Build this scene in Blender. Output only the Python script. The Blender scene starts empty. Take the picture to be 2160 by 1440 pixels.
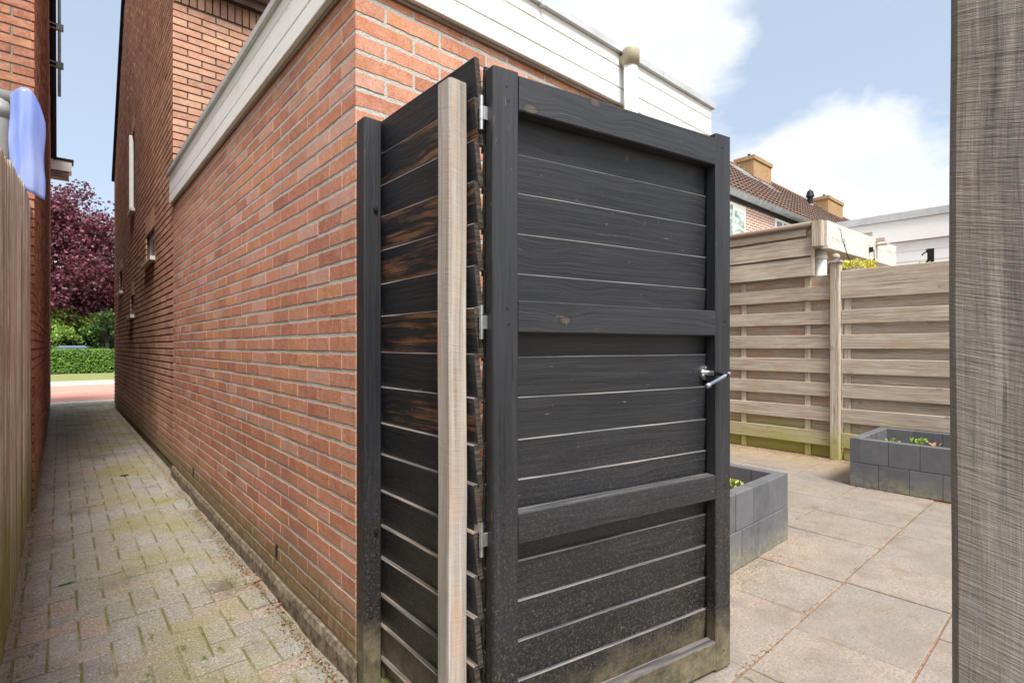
import bpy, math, random
from mathutils import Vector, noise
R = math.radians
rng = random.Random(7)
C = bpy.context.scene.collection
scene = bpy.context.scene

# ------------------------------------------------------------------ camera
CAM = (-0.760, -1.686, 1.15)
S_, C_ = math.sin(R(41.1)), math.cos(R(41.1))      # viewing direction (S_, C_)
cd = bpy.data.cameras.new('camera')
cd.sensor_width = 36; cd.lens = 18.2; cd.shift_y = 10 / 2160
cd.clip_start = 0.05; cd.clip_end = 1500
cam = bpy.data.objects.new('camera', cd); C.objects.link(cam)
cam.location = CAM; cam.rotation_euler = (R(90), 0, R(-41.1))
scene.camera = cam
scene.view_settings.view_transform = 'Standard'
scene.view_settings.look = 'None'
scene.view_settings.exposure = 1.15
scene.view_settings.gamma = 1

# ------------------------------------------------------------------ node helper
class NG:
    def __init__(s, nt): s.nt = nt
    def n(s, t, ins=None, **props):
        nd = s.nt.nodes.new('ShaderNode' + t)
        for k, v in props.items(): setattr(nd, k, v)
        for k, v in (ins or {}).items():
            so = nd.inputs[k]
            if isinstance(v, bpy.types.NodeSocket): s.nt.links.new(v, so)
            elif isinstance(v, bpy.types.Node): s.nt.links.new(v.outputs[0], so)
            else: so.default_value = v
        return nd
    def m(s, op, a, b=0.0, c=0.0, clamp=False):
        nd = s.n('Math', {0: a, 1: b, 2: c}, operation=op, use_clamp=clamp); return nd.outputs[0]
    def mix(s, f, a, b, mode='MIX'):
        nd = s.n('Mix', None, data_type='RGBA', blend_type=mode)
        for k, v in ((0, f), (6, a), (7, b)):
            if isinstance(v, bpy.types.NodeSocket): s.nt.links.new(v, nd.inputs[k])
            else:
                if k and len(v) == 3: v = (*v, 1)
                nd.inputs[k].default_value = v
        return nd.outputs[2]
    def ramp(s, f, pts, interp='LINEAR'):
        nd = s.n('ValToRGB', {0: f}); cr = nd.color_ramp; cr.interpolation = interp
        while len(cr.elements) < len(pts): cr.elements.new(0.5)
        for e, (p, c) in zip(cr.elements, pts):
            e.position = p
            if not hasattr(c, '__len__'): c = (c, c, c)
            e.color = (*c, 1) if len(c) == 3 else c
        return nd.outputs[0]
    def mr(s, f, a, b, c=0.0, d=1.0):
        return s.n('MapRange', {0: f, 1: a, 2: b, 3: c, 4: d}).outputs[0]
    def noise(s, vec, scale, detail=3, rough=.55, dist=0.0):
        return s.n('TexNoise', {'Vector': vec, 'Scale': scale, 'Detail': detail, 'Roughness': rough, 'Distortion': dist}).outputs[0]
    def map(s, vec, scale=(1, 1, 1), loc=(0, 0, 0), rot=(0, 0, 0)):
        return s.n('Mapping', {'Vector': vec, 'Scale': scale, 'Location': loc, 'Rotation': rot}).outputs[0]

# ------------------------------------------------------------------ sky
SUN_EL, SUN_AZ = 57, 198                 # azimuth clockwise from +Y (the alley direction)
def dirpx(px, py):
    a = (px - 1080) / 1092; v = Vector((a * C_ + S_, -a * S_ + C_, (730 - py) / 1092)); return v.normalized()
w = bpy.data.worlds.new('World'); scene.world = w; w.use_nodes = True
nt = w.node_tree; nt.nodes.clear(); g = NG(nt)
sky = g.n('TexSky', None, sky_type='NISHITA'); sky.sun_disc = False
sky.sun_elevation = R(SUN_EL); sky.sun_rotation = R(SUN_AZ); sky.air_density = 1.0; sky.dust_density = 1.6; sky.ozone_density = 1.2
tc = g.n('TexCoord').outputs['Generated']
blob = None
for (px, py, rad, amp) in [(1380, 70, .20, .24), (1500, 170, .10, .16), (1250, -40, .2, .22), (1660, 350, .12, .2), (1810, 290, .13, .22), (1930, 420, .2, .26), (1700, 400, .14, .16), (1600, 440, .12, .14),
                           (1900, 20, .07, .10), (1740, 90, .20, -.22), (1960, 190, .12, -.16), (180, 200, .4, -.3), (1120, -20, .10, -.1), (1620, 260, .07, -.14)]:
    d = g.n('VectorMath', {0: tc, 1: dirpx(px, py)}, operation='DISTANCE').outputs[1]
    f = g.n('MapRange', {0: d, 1: 0.0, 2: rad * 1.35, 3: amp, 4: 0.0}, interpolation_type='SMOOTHSTEP').outputs[0]
    blob = f if blob is None else g.m('ADD', blob, f)
n1 = g.noise(g.map(tc, (1, 1, 1.7)), 5.5, 9, .58, .25)
n2 = g.noise(g.map(tc, (1, 1, 1.5), (3, 1, 7)), 17, 6, .6)
dens = g.m('ADD', g.m('ADD', g.m('MULTIPLY', n1, .8), g.m('MULTIPLY', n2, .16)), blob)
sunv = Vector((math.sin(R(SUN_AZ)) * math.cos(R(SUN_EL)), math.cos(R(SUN_AZ)) * math.cos(R(SUN_EL)), math.sin(R(SUN_EL))))
near = g.n('MapRange', {0: g.n('VectorMath', {0: tc, 1: sunv}, operation='DISTANCE').outputs[1], 1: .2, 2: 1.25, 3: 1.0, 4: 0.0}, interpolation_type='SMOOTHSTEP').outputs[0]  # unseen cloud and glare around the sun, added as fill light
dens = g.m('ADD', dens, g.m('MULTIPLY', near, .35))
cov = g.ramp(dens, [(.47, 0), (.56, .35), (.66, .85), (.8, 1)])
shade = g.ramp(g.noise(g.map(tc, (1, 1, 2.2), (5, 2, 0)), 7, 6, .55), [(.3, (5.2, 5.55, 6.1)), (.65, (6.0, 6.15, 6.4))])
shade = g.mix(near, shade, (13, 12.5, 12))
skyc = g.mix(.55, g.mix(1.0, sky.outputs[0], (1.05, 1.05, 1.05, 1), 'MULTIPLY'), (4.35, 5.0, 5.8))
col = g.mix(cov, skyc, shade)
bg = g.n('Background', {'Color': col, 'Strength': .082})
nt.links.new(bg.outputs[0], g.n('OutputWorld').inputs[0])

sl = bpy.data.lights.new('sun', 'SUN'); sl.energy = 2.7; sl.angle = R(18); sl.color = (1, .95, .88)
so = bpy.data.objects.new('sun', sl); C.objects.link(so)
az = R(SUN_AZ)
sd = Vector((math.sin(az) * math.cos(R(SUN_EL)), math.cos(az) * math.cos(R(SUN_EL)), math.sin(R(SUN_EL))))
so.rotation_euler = sd.to_track_quat('Z', 'Y').to_euler()

# ------------------------------------------------------------------ materials
def mat(name):
    m = bpy.data.materials.new(name); m.use_nodes = True; m.node_tree.nodes.clear()
    return m, NG(m.node_tree)
def finish(m, g, col, rough=.8, bump=None, bstr=.3, bdist=.01, spec=.3, metal=0.0, **kw):
    b = g.n('BsdfPrincipled', {'Base Color': col if not isinstance(col, tuple) else (*col[:3], 1), 'Roughness': rough, 'Metallic': metal, 'Specular IOR Level': spec, **kw})
    if bump is not None:
        bp = g.n('Bump', {'Height': bump, 'Strength': bstr, 'Distance': bdist}); g.nt.links.new(bp.outputs[0], b.inputs['Normal'])
    o = g.n('OutputMaterial'); g.nt.links.new(b.outputs[0], o.inputs[0]); return m

def brick_mat(name, cols, rough_amt=.5, dirt=.0, efflo=.25, dark=0.0, moss_h=.24):
    m, g = mat(name)
    obj = g.n('TexCoord').outputs['Object']; ri = g.n('NewGeometry').outputs['Random Per Island']
    base = g.ramp(ri, [(i / (len(cols) - 1), c) for i, c in enumerate(cols)])
    off = g.n('VectorMath', {0: obj, 1: g.n('CombineXYZ', {0: g.m('MULTIPLY', ri, 37.0), 1: g.m('MULTIPLY', ri, 11.0), 2: 0.0})}, operation='ADD').outputs[0]
    sp = g.noise(off, 130, 4, .8); md = g.noise(off, 24, 5, .7); lg = g.noise(obj, 2.3, 4, .6)
    c = g.mix(g.mr(sp, .32, .68, 0, 1), g.mix(.5, base, (.5, .5, .5), 'MULTIPLY'), g.mix(.22, base, (.85, .55, .42), 'SCREEN') if False else base)
    c = g.mix(g.mr(md, .42, .62, 0, .5), c, g.mix(.5, base, (.66, .42, .34)))
    c = g.mix(g.mr(sp, .46, .36, 0, .5), c, g.mix(.7, base, (.14, .07, .05)))
    c = g.mix(g.mr(sp, .56, .68, 0, .45), c, (.70, .52, .44))
    c = g.mix(g.mr(lg, .45, .75, 0, .35 + dark), c, (.10, .055, .045))
    ef = g.m('MULTIPLY', g.mr(g.noise(g.map(obj, (1, 1, .35)), 42, 5, .75), .60, .74), g.mr(g.noise(obj, 3.1, 3), .42, .62))
    c = g.mix(g.m('MULTIPLY', ef, efflo), c, (.62, .55, .5))
    pz = g.n('SeparateXYZ', {0: g.n('NewGeometry').outputs['Position']}).outputs[2]
    zz = g.m('ADD', pz, g.m('MULTIPLY', g.noise(obj, 5, 4), -.22))
    c = g.mix(g.mr(zz, moss_h, moss_h - .2, 0, .9), c, g.ramp(g.noise(obj, 30, 4), [(.35, (.15, .11, .065)), (.65, (.27, .215, .12))]))
    if dirt:
        dm = g.m('MULTIPLY', g.mr(g.noise(g.map(obj, (1, 1, .5)), 1.4, 5, .6), .42, .62), g.mr(pz, 3.2, .3, .2, .9))  # lower wall darkened: mostly alley shade painted in, plus some dirt
        c = g.mix(g.m('MULTIPLY', dm, dirt), c, (.045, .028, .024))
    h = g.m('ADD', g.m('MULTIPLY', sp, .5), md)
    return finish(m, g, c, .93, h, rough_amt, .006, .15)
M = {}
M['brick'] = brick_mat('brick_orange', [(.56, .235, .135), (.51, .20, .125), (.60, .28, .175), (.55, .235, .15), (.62, .36, .29), (.59, .24, .12), (.43, .17, .115), (.62, .29, .15), (.50, .22, .16), (.57, .25, .15)], .5, 0, .5)
M['brick_old'] = brick_mat('brick_old', [(.56, .29, .20), (.62, .33, .22), (.48, .25, .18), (.64, .37, .25), (.44, .23, .17), (.58, .30, .20), (.66, .40, .26), (.55, .31, .22)], .8, .22, .3, .0)
M['brick_left'] = brick_mat('brick_left', [(.42, .15, .08), (.36, .13, .08), (.47, .20, .11), (.40, .16, .10), (.33, .11, .07)], .7, .3, .3)

def mortar_mat(name, c0, c1):
    m, g = mat(name); obj = g.n('TexCoord').outputs['Object']
    n = g.noise(obj, 150, 5, .7); n2 = g.noise(obj, 9, 4)
    c = g.mix(n2, g.ramp(n, [(.3, c0), (.7, c1)]), g.mix(.5, c0, c1))
    pz = g.n('SeparateXYZ', {0: g.n('NewGeometry').outputs['Position']}).outputs[2]
    c = g.mix(g.mr(g.m('ADD', pz, g.m('MULTIPLY', n2, -.2)), .22, .04, 0, .85), c, (.20, .16, .09))
    return finish(m, g, c, .95, g.m('ADD', n, n2), .9, .008, .1)
M['mortar'] = mortar_mat('mortar_grey', (.34, .33, .30), (.68, .655, .61))
M['mortar_dark'] = mortar_mat('mortar_dark', (.05, .04, .034), (.22, .18, .15))
M['mortar_mid'] = mortar_mat('mortar_mid', (.16, .14, .12), (.38, .34, .29))

def wood(name, dark, mid, light, wear=None, wear_amt=0.0, gs=(2.2, 85), knots=True, rough=.7, bstr=.35, algae=None, saw=0.0, dust=0.0, blot=None, spec=.3, dirt=None, rw=.11, crack=0.0, sf=260.0, sv=7.0):
    svf = sv
    """grain runs along U of the UV map, which is in metres"""
    m, g = mat(name)
    uv = g.n('UVMap').outputs[0]; obj = g.n('TexCoord').outputs['Object']
    sx = g.n('SeparateXYZ', {0: uv}); u, v = sx.outputs[0], sx.outputs[1]
    kn = g.n('TexVoronoi', {'Vector': g.map(uv, (4.2, 6.5, 1)), 'Scale': 1.0, 'Randomness': 1.0}, feature='F1')
    kd = kn.outputs['Distance']
    kmask = g.m('MULTIPLY', g.mr(kd, .115, .04, 0, 1), g.mr(g.n('SeparateXYZ', {0: kn.outputs['Color']}).outputs[0], .48, .55)) if knots else None
    warp = g.m('MULTIPLY', g.mr(kd, .45, .0, 0, .02), 1.0)
    wv = g.m('ADD', v, g.m('MULTIPLY', g.m('SUBTRACT', g.noise(g.map(uv, (1.6, 5, 1)), 1.0, 2), .5), .028))
    if knots: wv = g.m('ADD', wv, warp)
    gv = g.n('CombineXYZ', {0: g.m('MULTIPLY', u, gs[0]), 1: g.m('MULTIPLY', wv, gs[1]), 2: 0.0}).outputs[0]
    gr = g.noise(gv, 1.0, 5, .65); fine = g.noise(g.map(gv, (3, 4, 1)), 1.0, 3, .7)
    gg = g.m('ADD', g.m('MULTIPLY', gr, .7), g.m('MULTIPLY', fine, .3))
    c = g.ramp(gg, [(.5 - rw, dark), (.5, mid), (.5 + rw, light)])
    big = g.noise(g.map(uv, (1.2, 6, 1), (4, 9, 0)), 1.3, 4, .6)
    if blot: c = g.mix(g.mr(big, .45, .65, 0, .6), c, blot)
    if wear:
        wm = g.m('MULTIPLY', g.mr(g.noise(g.map(uv, (2.2, 13, 1), (1, 3, 0)), 1.4, 5, .65), .47, .60), g.mr(gg, .46, .53))
        c = g.mix(g.m('MULTIPLY', wm, wear_amt), c, wear)
    if knots:
        c = g.mix(g.m('MULTIPLY', kmask, .5), c, wear or g.mix(.5, dark, (.1, .05, .02)))
        c = g.mix(g.m('MULTIPLY', g.m('MULTIPLY', g.mr(g.m('ABSOLUTE', g.m('SUBTRACT', kd, .10)), .03, 0), .8), g.mr(g.n('SeparateXYZ', {0: kn.outputs['Color']}).outputs[0], .48, .55)), c, dark)
    if crack:
        ck = g.noise(g.n('CombineXYZ', {0: g.m('MULTIPLY', u, 3.5), 1: g.m('MULTIPLY', wv, 130.0), 2: 3.0}).outputs[0], 1.0, 2, .5)
        ckm = g.m('MULTIPLY', g.mr(ck, .64, .68), g.mr(g.noise(g.map(uv, (2, 14, 1), (5, 5, 0)), 1.0, 3), .45, .6))
        c = g.mix(g.m('MULTIPLY', ckm, crack), c, tuple(x * .45 for x in dark))
    hh = gg
    if saw:
        sv = g.n('CombineXYZ', {0: g.m('ADD', g.m('MULTIPLY', u, sf), g.m('MULTIPLY', v, 60.0)), 1: g.m('MULTIPLY', v, svf), 2: 0.0}).outputs[0]
        sw = g.noise(sv, 1.0, 3, .75)
        c = g.mix(g.m('MULTIPLY', g.mr(sw, .42, .68), saw), c, light)
        c = g.mix(g.m('MULTIPLY', g.mr(sw, .42, .30), saw * .9), c, dark)
        sv2 = g.n('CombineXYZ', {0: g.m('ADD', g.m('MULTIPLY', u, 70.0), g.m('MULTIPLY', v, 18.0)), 1: g.m('MULTIPLY', v, 2.0), 2: 0.0}).outputs[0]
        c = g.mix(g.m('MULTIPLY', g.mr(g.noise(sv2, 1.0, 2, .8),   .36, .30), saw * .9), c, dark)
        hh = g.m('ADD', gg, g.m('MULTIPLY', sw, .7))
    pz = g.n('SeparateXYZ', {0: g.n('NewGeometry').outputs['Position']}).outputs[2]
    if algae:
        za = g.m('ADD', pz, g.m('MULTIPLY', g.noise(g.map(obj, (1, 1, 1)), 2.6, 4), -.55))
        c = g.mix(g.m('MULTIPLY', g.mr(za, algae[1], algae[1] - .45), algae[2]), c, algae[0])
    if dust:
        low_shade = g.mr(g.m('ADD', pz, g.m('MULTIPLY', g.noise(g.map(obj, (1, 1, 1), (1, 7, 2)), 3.0, 5, .7), -.9)), .25, -.35)  # lower boards painted darker, where less light reaches them
        c = g.mix(g.m('MULTIPLY', low_shade, .72), c, (.0075, .0068, .006))
        zd = g.m('ADD', pz, g.m('MULTIPLY', g.noise(obj, 3.5, 4), -.5))
        dmk = g.m('MULTIPLY', g.mr(g.noise(obj, 120, 4, .9), .53, .64), g.mr(zd, dust, dust - .75, 0, 1))
        c = g.mix(g.m('MULTIPLY', dmk, .6), c, (.20, .165, .125))
        c = g.mix(g.m('MULTIPLY', g.mr(zd, -.04, -.24, 0, 1), g.mr(g.noise(obj, 28, 5, .75), .32, .62, .35, 1)), c, g.mix(g.noise(obj, 9, 4), (.09, .085, .04), (.25, .205, .145)))
        sc = g.mr(g.noise(g.map(obj, (1, 1, .3), (2, 2, 5)), 60, 3, .9), .70, .76)
        c = g.mix(g.m('MULTIPLY', sc, .6), c, (.33, .31, .28))
        chip = g.m('MULTIPLY', g.mr(g.noise(g.map(uv, (9, 70, 1), (2, 7, 0)), 1.0, 5, .75), .655, .675), g.mr(g.noise(g.map(uv, (1.5, 9, 1), (6, 2, 0)), 1.0, 2), .5, .62))
        c = g.mix(g.m('MULTIPLY', chip, .8), c, (.34, .23, .13))
    return finish(m, g, c, rough, hh, bstr, .004, spec)
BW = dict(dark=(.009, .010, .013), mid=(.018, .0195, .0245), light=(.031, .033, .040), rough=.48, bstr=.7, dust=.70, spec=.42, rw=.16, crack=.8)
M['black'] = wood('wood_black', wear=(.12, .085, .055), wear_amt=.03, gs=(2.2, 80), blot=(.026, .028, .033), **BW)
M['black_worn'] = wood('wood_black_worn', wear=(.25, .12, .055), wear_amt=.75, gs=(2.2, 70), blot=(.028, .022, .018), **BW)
M['ledge_gate'] = wood('wood_ledge_sky_lit', blot=(.04, .04, .045), dark=(.05, .051, .056), mid=(.115, .117, .125), light=(.22, .22, .225), wear=(.34, .25, .18), wear_amt=.35, gs=(2.5, 90), knots=False, rough=.42, spec=.5)  # gate board tops: sky reflection painted in as lighter colour, with some wear
M['black_old'] = wood('wood_black_end', dark=(.02, .016, .013), mid=(.05, .042, .034), light=(.12, .10, .08), gs=(2, 60), rough=.9, knots=False)
M['ledge'] = wood('wood_worn_lit_edge', blot=(.045, .042, .04), dark=(.07, .062, .055), mid=(.15, .137, .125), light=(.31, .29, .27), wear=(.34, .22, .14), wear_amt=.5, gs=(3, 90), knots=False, rough=.8)  # panel board tops: sunlit edge painted lighter, mixed with brown wear
M['raw'] = wood('wood_raw_grey', dark=(.18, .16, .14), mid=(.33, .305, .28), light=(.50, .475, .45), wear=(.42, .23, .13), wear_amt=.55, gs=(1.1, 42), knots=False, saw=.3, rough=.85, bstr=.4, blot=(.36, .285, .23), sf=420.0, spec=.15)
M['rough'] = wood('wood_rough_sawn', rw=.19, dark=(.075, .066, .060), mid=(.185, .167, .155), light=(.36, .335, .315), wear=(.16, .10, .06), wear_amt=.4, gs=(3.0, 52), knots=False, saw=.34, sf=250.0, sv=16.0, crack=.7, blot=(.30, .28, .262), rough=.9, bstr=.8, spec=.1)
M['fence'] = wood('wood_weathered_tan', crack=.9, dark=(.20, .155, .12), mid=(.43, .36, .29), light=(.61, .55, .475), wear=(.33, .215, .13), wear_amt=.55, gs=(1.3, 100), rough=.85, algae=((.33, .33, .05), .12, .8), blot=(.50, .44, .37), spec=.15)
M['fence_back'] = wood('wood_brown_boards', crack=.75, dark=(.23, .175, .13), mid=(.44, .355, .28), light=(.56, .48, .40), wear=(.46, .22, .10), wear_amt=.9, gs=(1.3, 90), rough=.85, algae=((.28, .29, .04), .20, .8), spec=.15)
M['fence_left'] = wood('wood_weathered_grey', dark=(.34, .285, .235), mid=(.64, .575, .505), light=(.80, .75, .69), wear=(.22, .12, .06), wear_amt=.6, gs=(1.6, 60), knots=False, rough=.85, algae=((.18, .17, .04), .4, .7), blot=(.40, .37, .33), spec=.15)
M['fence_left2'] = wood('wood_weathered_brown', dark=(.18, .14, .11), mid=(.42, .35, .28), light=(.66, .58, .50), wear=(.15, .08, .04), wear_amt=.6, gs=(1.6, 60), knots=False, rough=.85, algae=((.16, .16, .03), .5, .8), spec=.15)
M['beam'] = wood('wood_brown_beam', dark=(.10, .065, .05), mid=(.20, .14, .11), light=(.32, .25, .21), gs=(1.5, 40), knots=False)

def paint(name, c0, peel=0.0, dirtc=(.35, .33, .3), d=.3):
    m, g = mat(name); uv = g.n('UVMap').outputs[0]; obj = g.n('TexCoord').outputs['Object']
    gr = g.noise(g.map(uv, (4, 110, 1)), 1.0, 4, .6)
    dn = g.noise(g.map(uv, (2.5, 12, 1)), 1.0, 5, .7)
    c = g.mix(g.m('MULTIPLY', g.mr(dn, .5, .75), d), c0, dirtc)
    c = g.mix(g.mr(gr, .6, .4, 0, .10), c, (.45, .45, .45))
    if peel:
        pm = g.m('MULTIPLY', g.mr(g.noise(g.map(uv, (7, 60, 1), (3, 3, 0)), 1.0, 5, .7), .63, .66), g.mr(g.noise(g.map(uv, (1.1, 5, 1), (8, 1, 0)), 1.0, 2), .50, .60))
        c = g.mix(g.m('MULTIPLY', pm, peel), c, (.25, .22, .2))
    return finish(m, g, c, .5, gr, .25, .003, .35)
M['white'] = paint('paint_white', (.79, .785, .775), .95)
M['white_old'] = paint('paint_white_dirty', (.62, .60, .56), .3, (.28, .27, .24), .8)
M['white_clean'] = paint('cladding_white', (.85, .86, .87), 0, (.6, .61, .62), .2)
M['cream'] = paint('paint_cream', (.66, .64, .57), 0, (.4, .38, .33), .4)

def plain(name, c, rough=.6, metal=0.0, var=.25, sc=14, bstr=.1, spec=.3, c2=None, **kw):
    m, g = mat(name); obj = g.n('TexCoord').outputs['Object']
    n = g.noise(obj, sc, 5, .65)
    c2 = c2 or tuple(x * (1 - var) for x in c)
    return finish(m, g, g.ramp(n, [(.35, c2), (.65, c)]), rough, n, bstr, .005, spec, metal, **kw)
M['zinc'] = plain('zinc', (.34, .36, .37), .5, .3, .35, 9)
M['alu'] = plain('aluminium_trim', (.60, .615, .63), .4, .3, .2, 6)
M['steel'] = plain('galvanised_steel', (.62, .64, .66), .35, .9, .35, 60)
M['steel_blue'] = plain('steel_bluish', (.42, .50, .62), .3, .85, .3, 60)
M['iron'] = plain('dark_iron', (.03, .03, .032), .5, .5)
M['pvc'] = plain('pvc_white', (.72, .71, .68), .4, 0, .12, 5)
M['pvc_tan'] = plain('pvc_collar', (.42, .37, .27), .5, 0, .25, 12)
M['pvc_grey'] = plain('pvc_grey', (.25, .25, .25), .4, 0, .15, 5)
M['tar'] = plain('roof_felt', (.06, .06, .065), .9)
M['dark'] = plain('matt_black', (.02, .018, .016), .9)  # plain near-black for the weep vents and the far fascia board
M['purple'] = plain('bargeboard_dark', (.055, .040, .048), .55, 0, .35, 10)
M['tile_edge'] = plain('verge_tile', (.05, .048, .05), .7, 0, .4, 8)
M['soil'] = plain('soil', (.09, .06, .04), .95, 0, .6, 40, .9)
M['block'] = plain('concrete_anthracite', (.105, .11, .12), .75, 0, .3, 5, .25, .25, c2=(.075, .078, .084))
M['plinth'] = plain('plinth_cement', (.25, .205, .15), .97, 0, .6, 26, 1.0, .1, c2=(.08, .062, .045))
M['curtain'] = plain('window_dark', (.10, .13, .12), .1, 0, .4, 3, 0, .8)
M['carpaint'] = plain('car_paint_blue', (.20, .28, .42), .3, 0, .05, 2, 0, .6)
M['rubber'] = plain('rubber', (.02, .02, .02), .8)

def block_planter_mat():
    m, g = mat('block_with_algae'); obj = g.n('TexCoord').outputs['Object']
    pz = g.n('SeparateXYZ', {0: g.n('NewGeometry').outputs['Position']}).outputs[2]
    ri = g.n('NewGeometry').outputs['Random Per Island']
    c = g.ramp(ri, [(0, (.082, .086, .096)), (1, (.118, .122, .132))])
    n = g.noise(obj, 14, 5, .7)
    c = g.mix(g.mr(n, .4, .75, 0, .5), c, (.16, .16, .165))
    zz = g.m('ADD', pz, g.m('MULTIPLY', g.noise(obj, 6, 4), -.22))
    c = g.mix(g.m('MULTIPLY', g.mr(zz, .03, -.10, 0, .75), g.mr(g.noise(obj, 22, 4, .7), .35, .6)), c, (.26, .235, .15))
    c = g.mix(g.m('MULTIPLY', g.mr(g.noise(obj, 120, 3, .8), .66, .72), .5), c, (.35, .35, .35))
    return finish(m, g, c, .7, g.noise(obj, 160, 4), .3, .003, .3)
M['planter'] = block_planter_mat()

def paver_mat():
    m, g = mat('concrete_paver'); obj = g.n('TexCoord').outputs['Object']; ri = g.n('NewGeometry').outputs['Random Per Island']
    base = g.ramp(ri, [(0, (.30, .30, .295)), (.2, (.40, .40, .39)), (.4, (.34, .325, .305)), (.6, (.42, .415, .40)), (.74, (.35, .335, .345)), (.84, (.40, .34, .30)), (.92, (.46, .32, .29)), (.96, (.30, .30, .32)), (1, (.40, .37, .31))])
    sp = g.noise(obj, 135, 3, .85); sp2 = g.noise(obj, 45, 4, .75)
    base = g.mix(.42, base, (.13, .125, .115))
    c = g.mix(g.mr(sp, .46, .34, 0, .8), base, (.10, .095, .085))
    c = g.mix(g.mr(sp, .55, .66, 0, .8), c, (.66, .64, .59))
    c = g.mix(g.mr(sp2, .46, .62, 0, .45), c, (.17, .15, .125))
    s = g.n('SeparateXYZ', {0: g.n('NewGeometry').outputs['Position']})
    band = g.m('MULTIPLY', g.mr(s.outputs[0], -.78, -.42), g.mr(s.outputs[0], .03, -.14))
    gm = g.m('MULTIPLY', g.mr(g.noise(obj, 1.6, 5, .6), .38, .60), band)
    c = g.mix(g.m('MULTIPLY', gm, .85), c, g.mix(g.mr(sp, .4, .6), (.13, .115, .04), (.31, .28, .13)))
    dk = g.mr(g.noise(g.map(obj, loc=(3, 3, 3)), 2.1, 5, .65), .55, .72)
    c = g.mix(g.m('MULTIPLY', dk, .5), c, (.075, .06, .045))
    dx = g.m('DIVIDE', g.m('SUBTRACT', s.outputs[0], -.17), .10); dy = g.m('DIVIDE', g.m('SUBTRACT', s.outputs[1], 1.08), .13)
    st = g.m('ADD', g.m('SQRT', g.m('ADD', g.m('MULTIPLY', dx, dx), g.m('MULTIPLY', dy, dy))), g.m('MULTIPLY', g.noise(obj, 22, 6, .8), 3.2))
    c = g.mix(g.mr(st, 2.6, 1.9, 0, .8), c, g.mix(sp, (.05, .04, .03), (.16, .13, .10)))
    ed = g.m('ADD', g.m('ABSOLUTE', g.m('ADD', s.outputs[0], .455)), g.m('MULTIPLY', g.noise(obj, 7, 6, .75), .22))
    c = g.mix(g.mr(ed, .47, .60, 0, .75), c, g.mix(sp, (.10, .075, .05), (.27, .215, .15)))
    return finish(m, g, c, .92, g.m('ADD', sp, sp2), .7, .004, .15)
M['paver'] = paver_mat()
def sand_mat():
    m, g = mat('joint_sand_moss'); obj = g.n('TexCoord').outputs['Object']
    n = g.noise(obj, 6, 4); f = g.noise(obj, 200, 4, .7)
    c = g.ramp(f, [(.35, (.11, .085, .055)), (.65, (.42, .36, .25))])
    c = g.mix(g.mr(n, .42, .54, 0, .85), c, g.mix(f, (.05, .06, .015), (.20, .21, .05)))
    return finish(m, g, c, .97, f, .8, .004, .1)
M['sand'] = sand_mat()
M['rust'] = plain('joint_dirt', (.34, .21, .13), .97, 0, .5, 60, .8, .1, c2=(.16, .09, .055))
def tile_mat():
    m, g = mat('concrete_patio_tile'); obj = g.n('TexCoord').outputs['Object']; ri = g.n('NewGeometry').outputs['Random Per Island']
    base = g.ramp(ri, [(0, (.31, .275, .24)), (.35, (.28, .265, .24)), (.6, (.34, .29, .255)), (1, (.30, .285, .265))])
    sp = g.noise(obj, 95, 4, .85); n = g.noise(obj, 3.2, 7, .7); n3 = g.noise(g.map(obj, loc=(4, 2, 0)), 9, 5, .7)
    c = g.mix(g.mr(sp, .48, .36, 0, .75), base, (.13, .105, .085))
    c = g.mix(g.mr(sp, .55, .68, 0, .6), c, (.58, .52, .46))
    c = g.mix(g.mr(n, .45, .60, 0, .6), c, g.mix(sp, (.12, .105, .09), (.31, .285, .255)))
    c = g.mix(g.mr(n3, .52, .72, 0, .40), c, (.44, .33, .26))
    pp = g.n('NewGeometry').outputs['Position']; s = g.n('SeparateXYZ', {0: pp})
    c = g.mix(.34, c, (.115, .092, .072))
    c = g.mix(g.mr(g.noise(g.map(obj, loc=(1, 6, 2)), 5.5, 7, .8), .52, .64, 0, .5), c, (.16, .115, .075))
    pm = g.m('MULTIPLY', g.m('MULTIPLY', g.mr(g.m('ABSOLUTE', g.m('ADD', s.outputs[1], .52)), .20, .04), g.mr(s.outputs[0], 2.85, 2.5)), g.mr(n3, .40, .58))
    c = g.mix(g.m('MULTIPLY', pm, .6), c, g.mix(g.mr(sp, .4, .6), (.19, .12, .07), (.42, .35, .27)))
    c = g.mix(g.mr(g.noise(g.map(obj, loc=(9, 1, 4)), 1.7, 7, .75), .56, .66, 0, .5), c, g.mix(sp, (.14, .13, .12), (.26, .25, .24)))
    edge = g.m('ADD', g.mr(s.outputs[0], 4.0, 5.1), g.m('MULTIPLY', g.noise(obj, 5, 5), .9))
    c = g.mix(g.mr(edge, .75, 1.25, 0, .75), c, g.mix(n3, (.13, .085, .045), (.42, .34, .22)))
    return finish(m, g, c, .92, g.m('ADD', sp, n3), .45, .004, .15)
M['tile'] = tile_mat()
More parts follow.
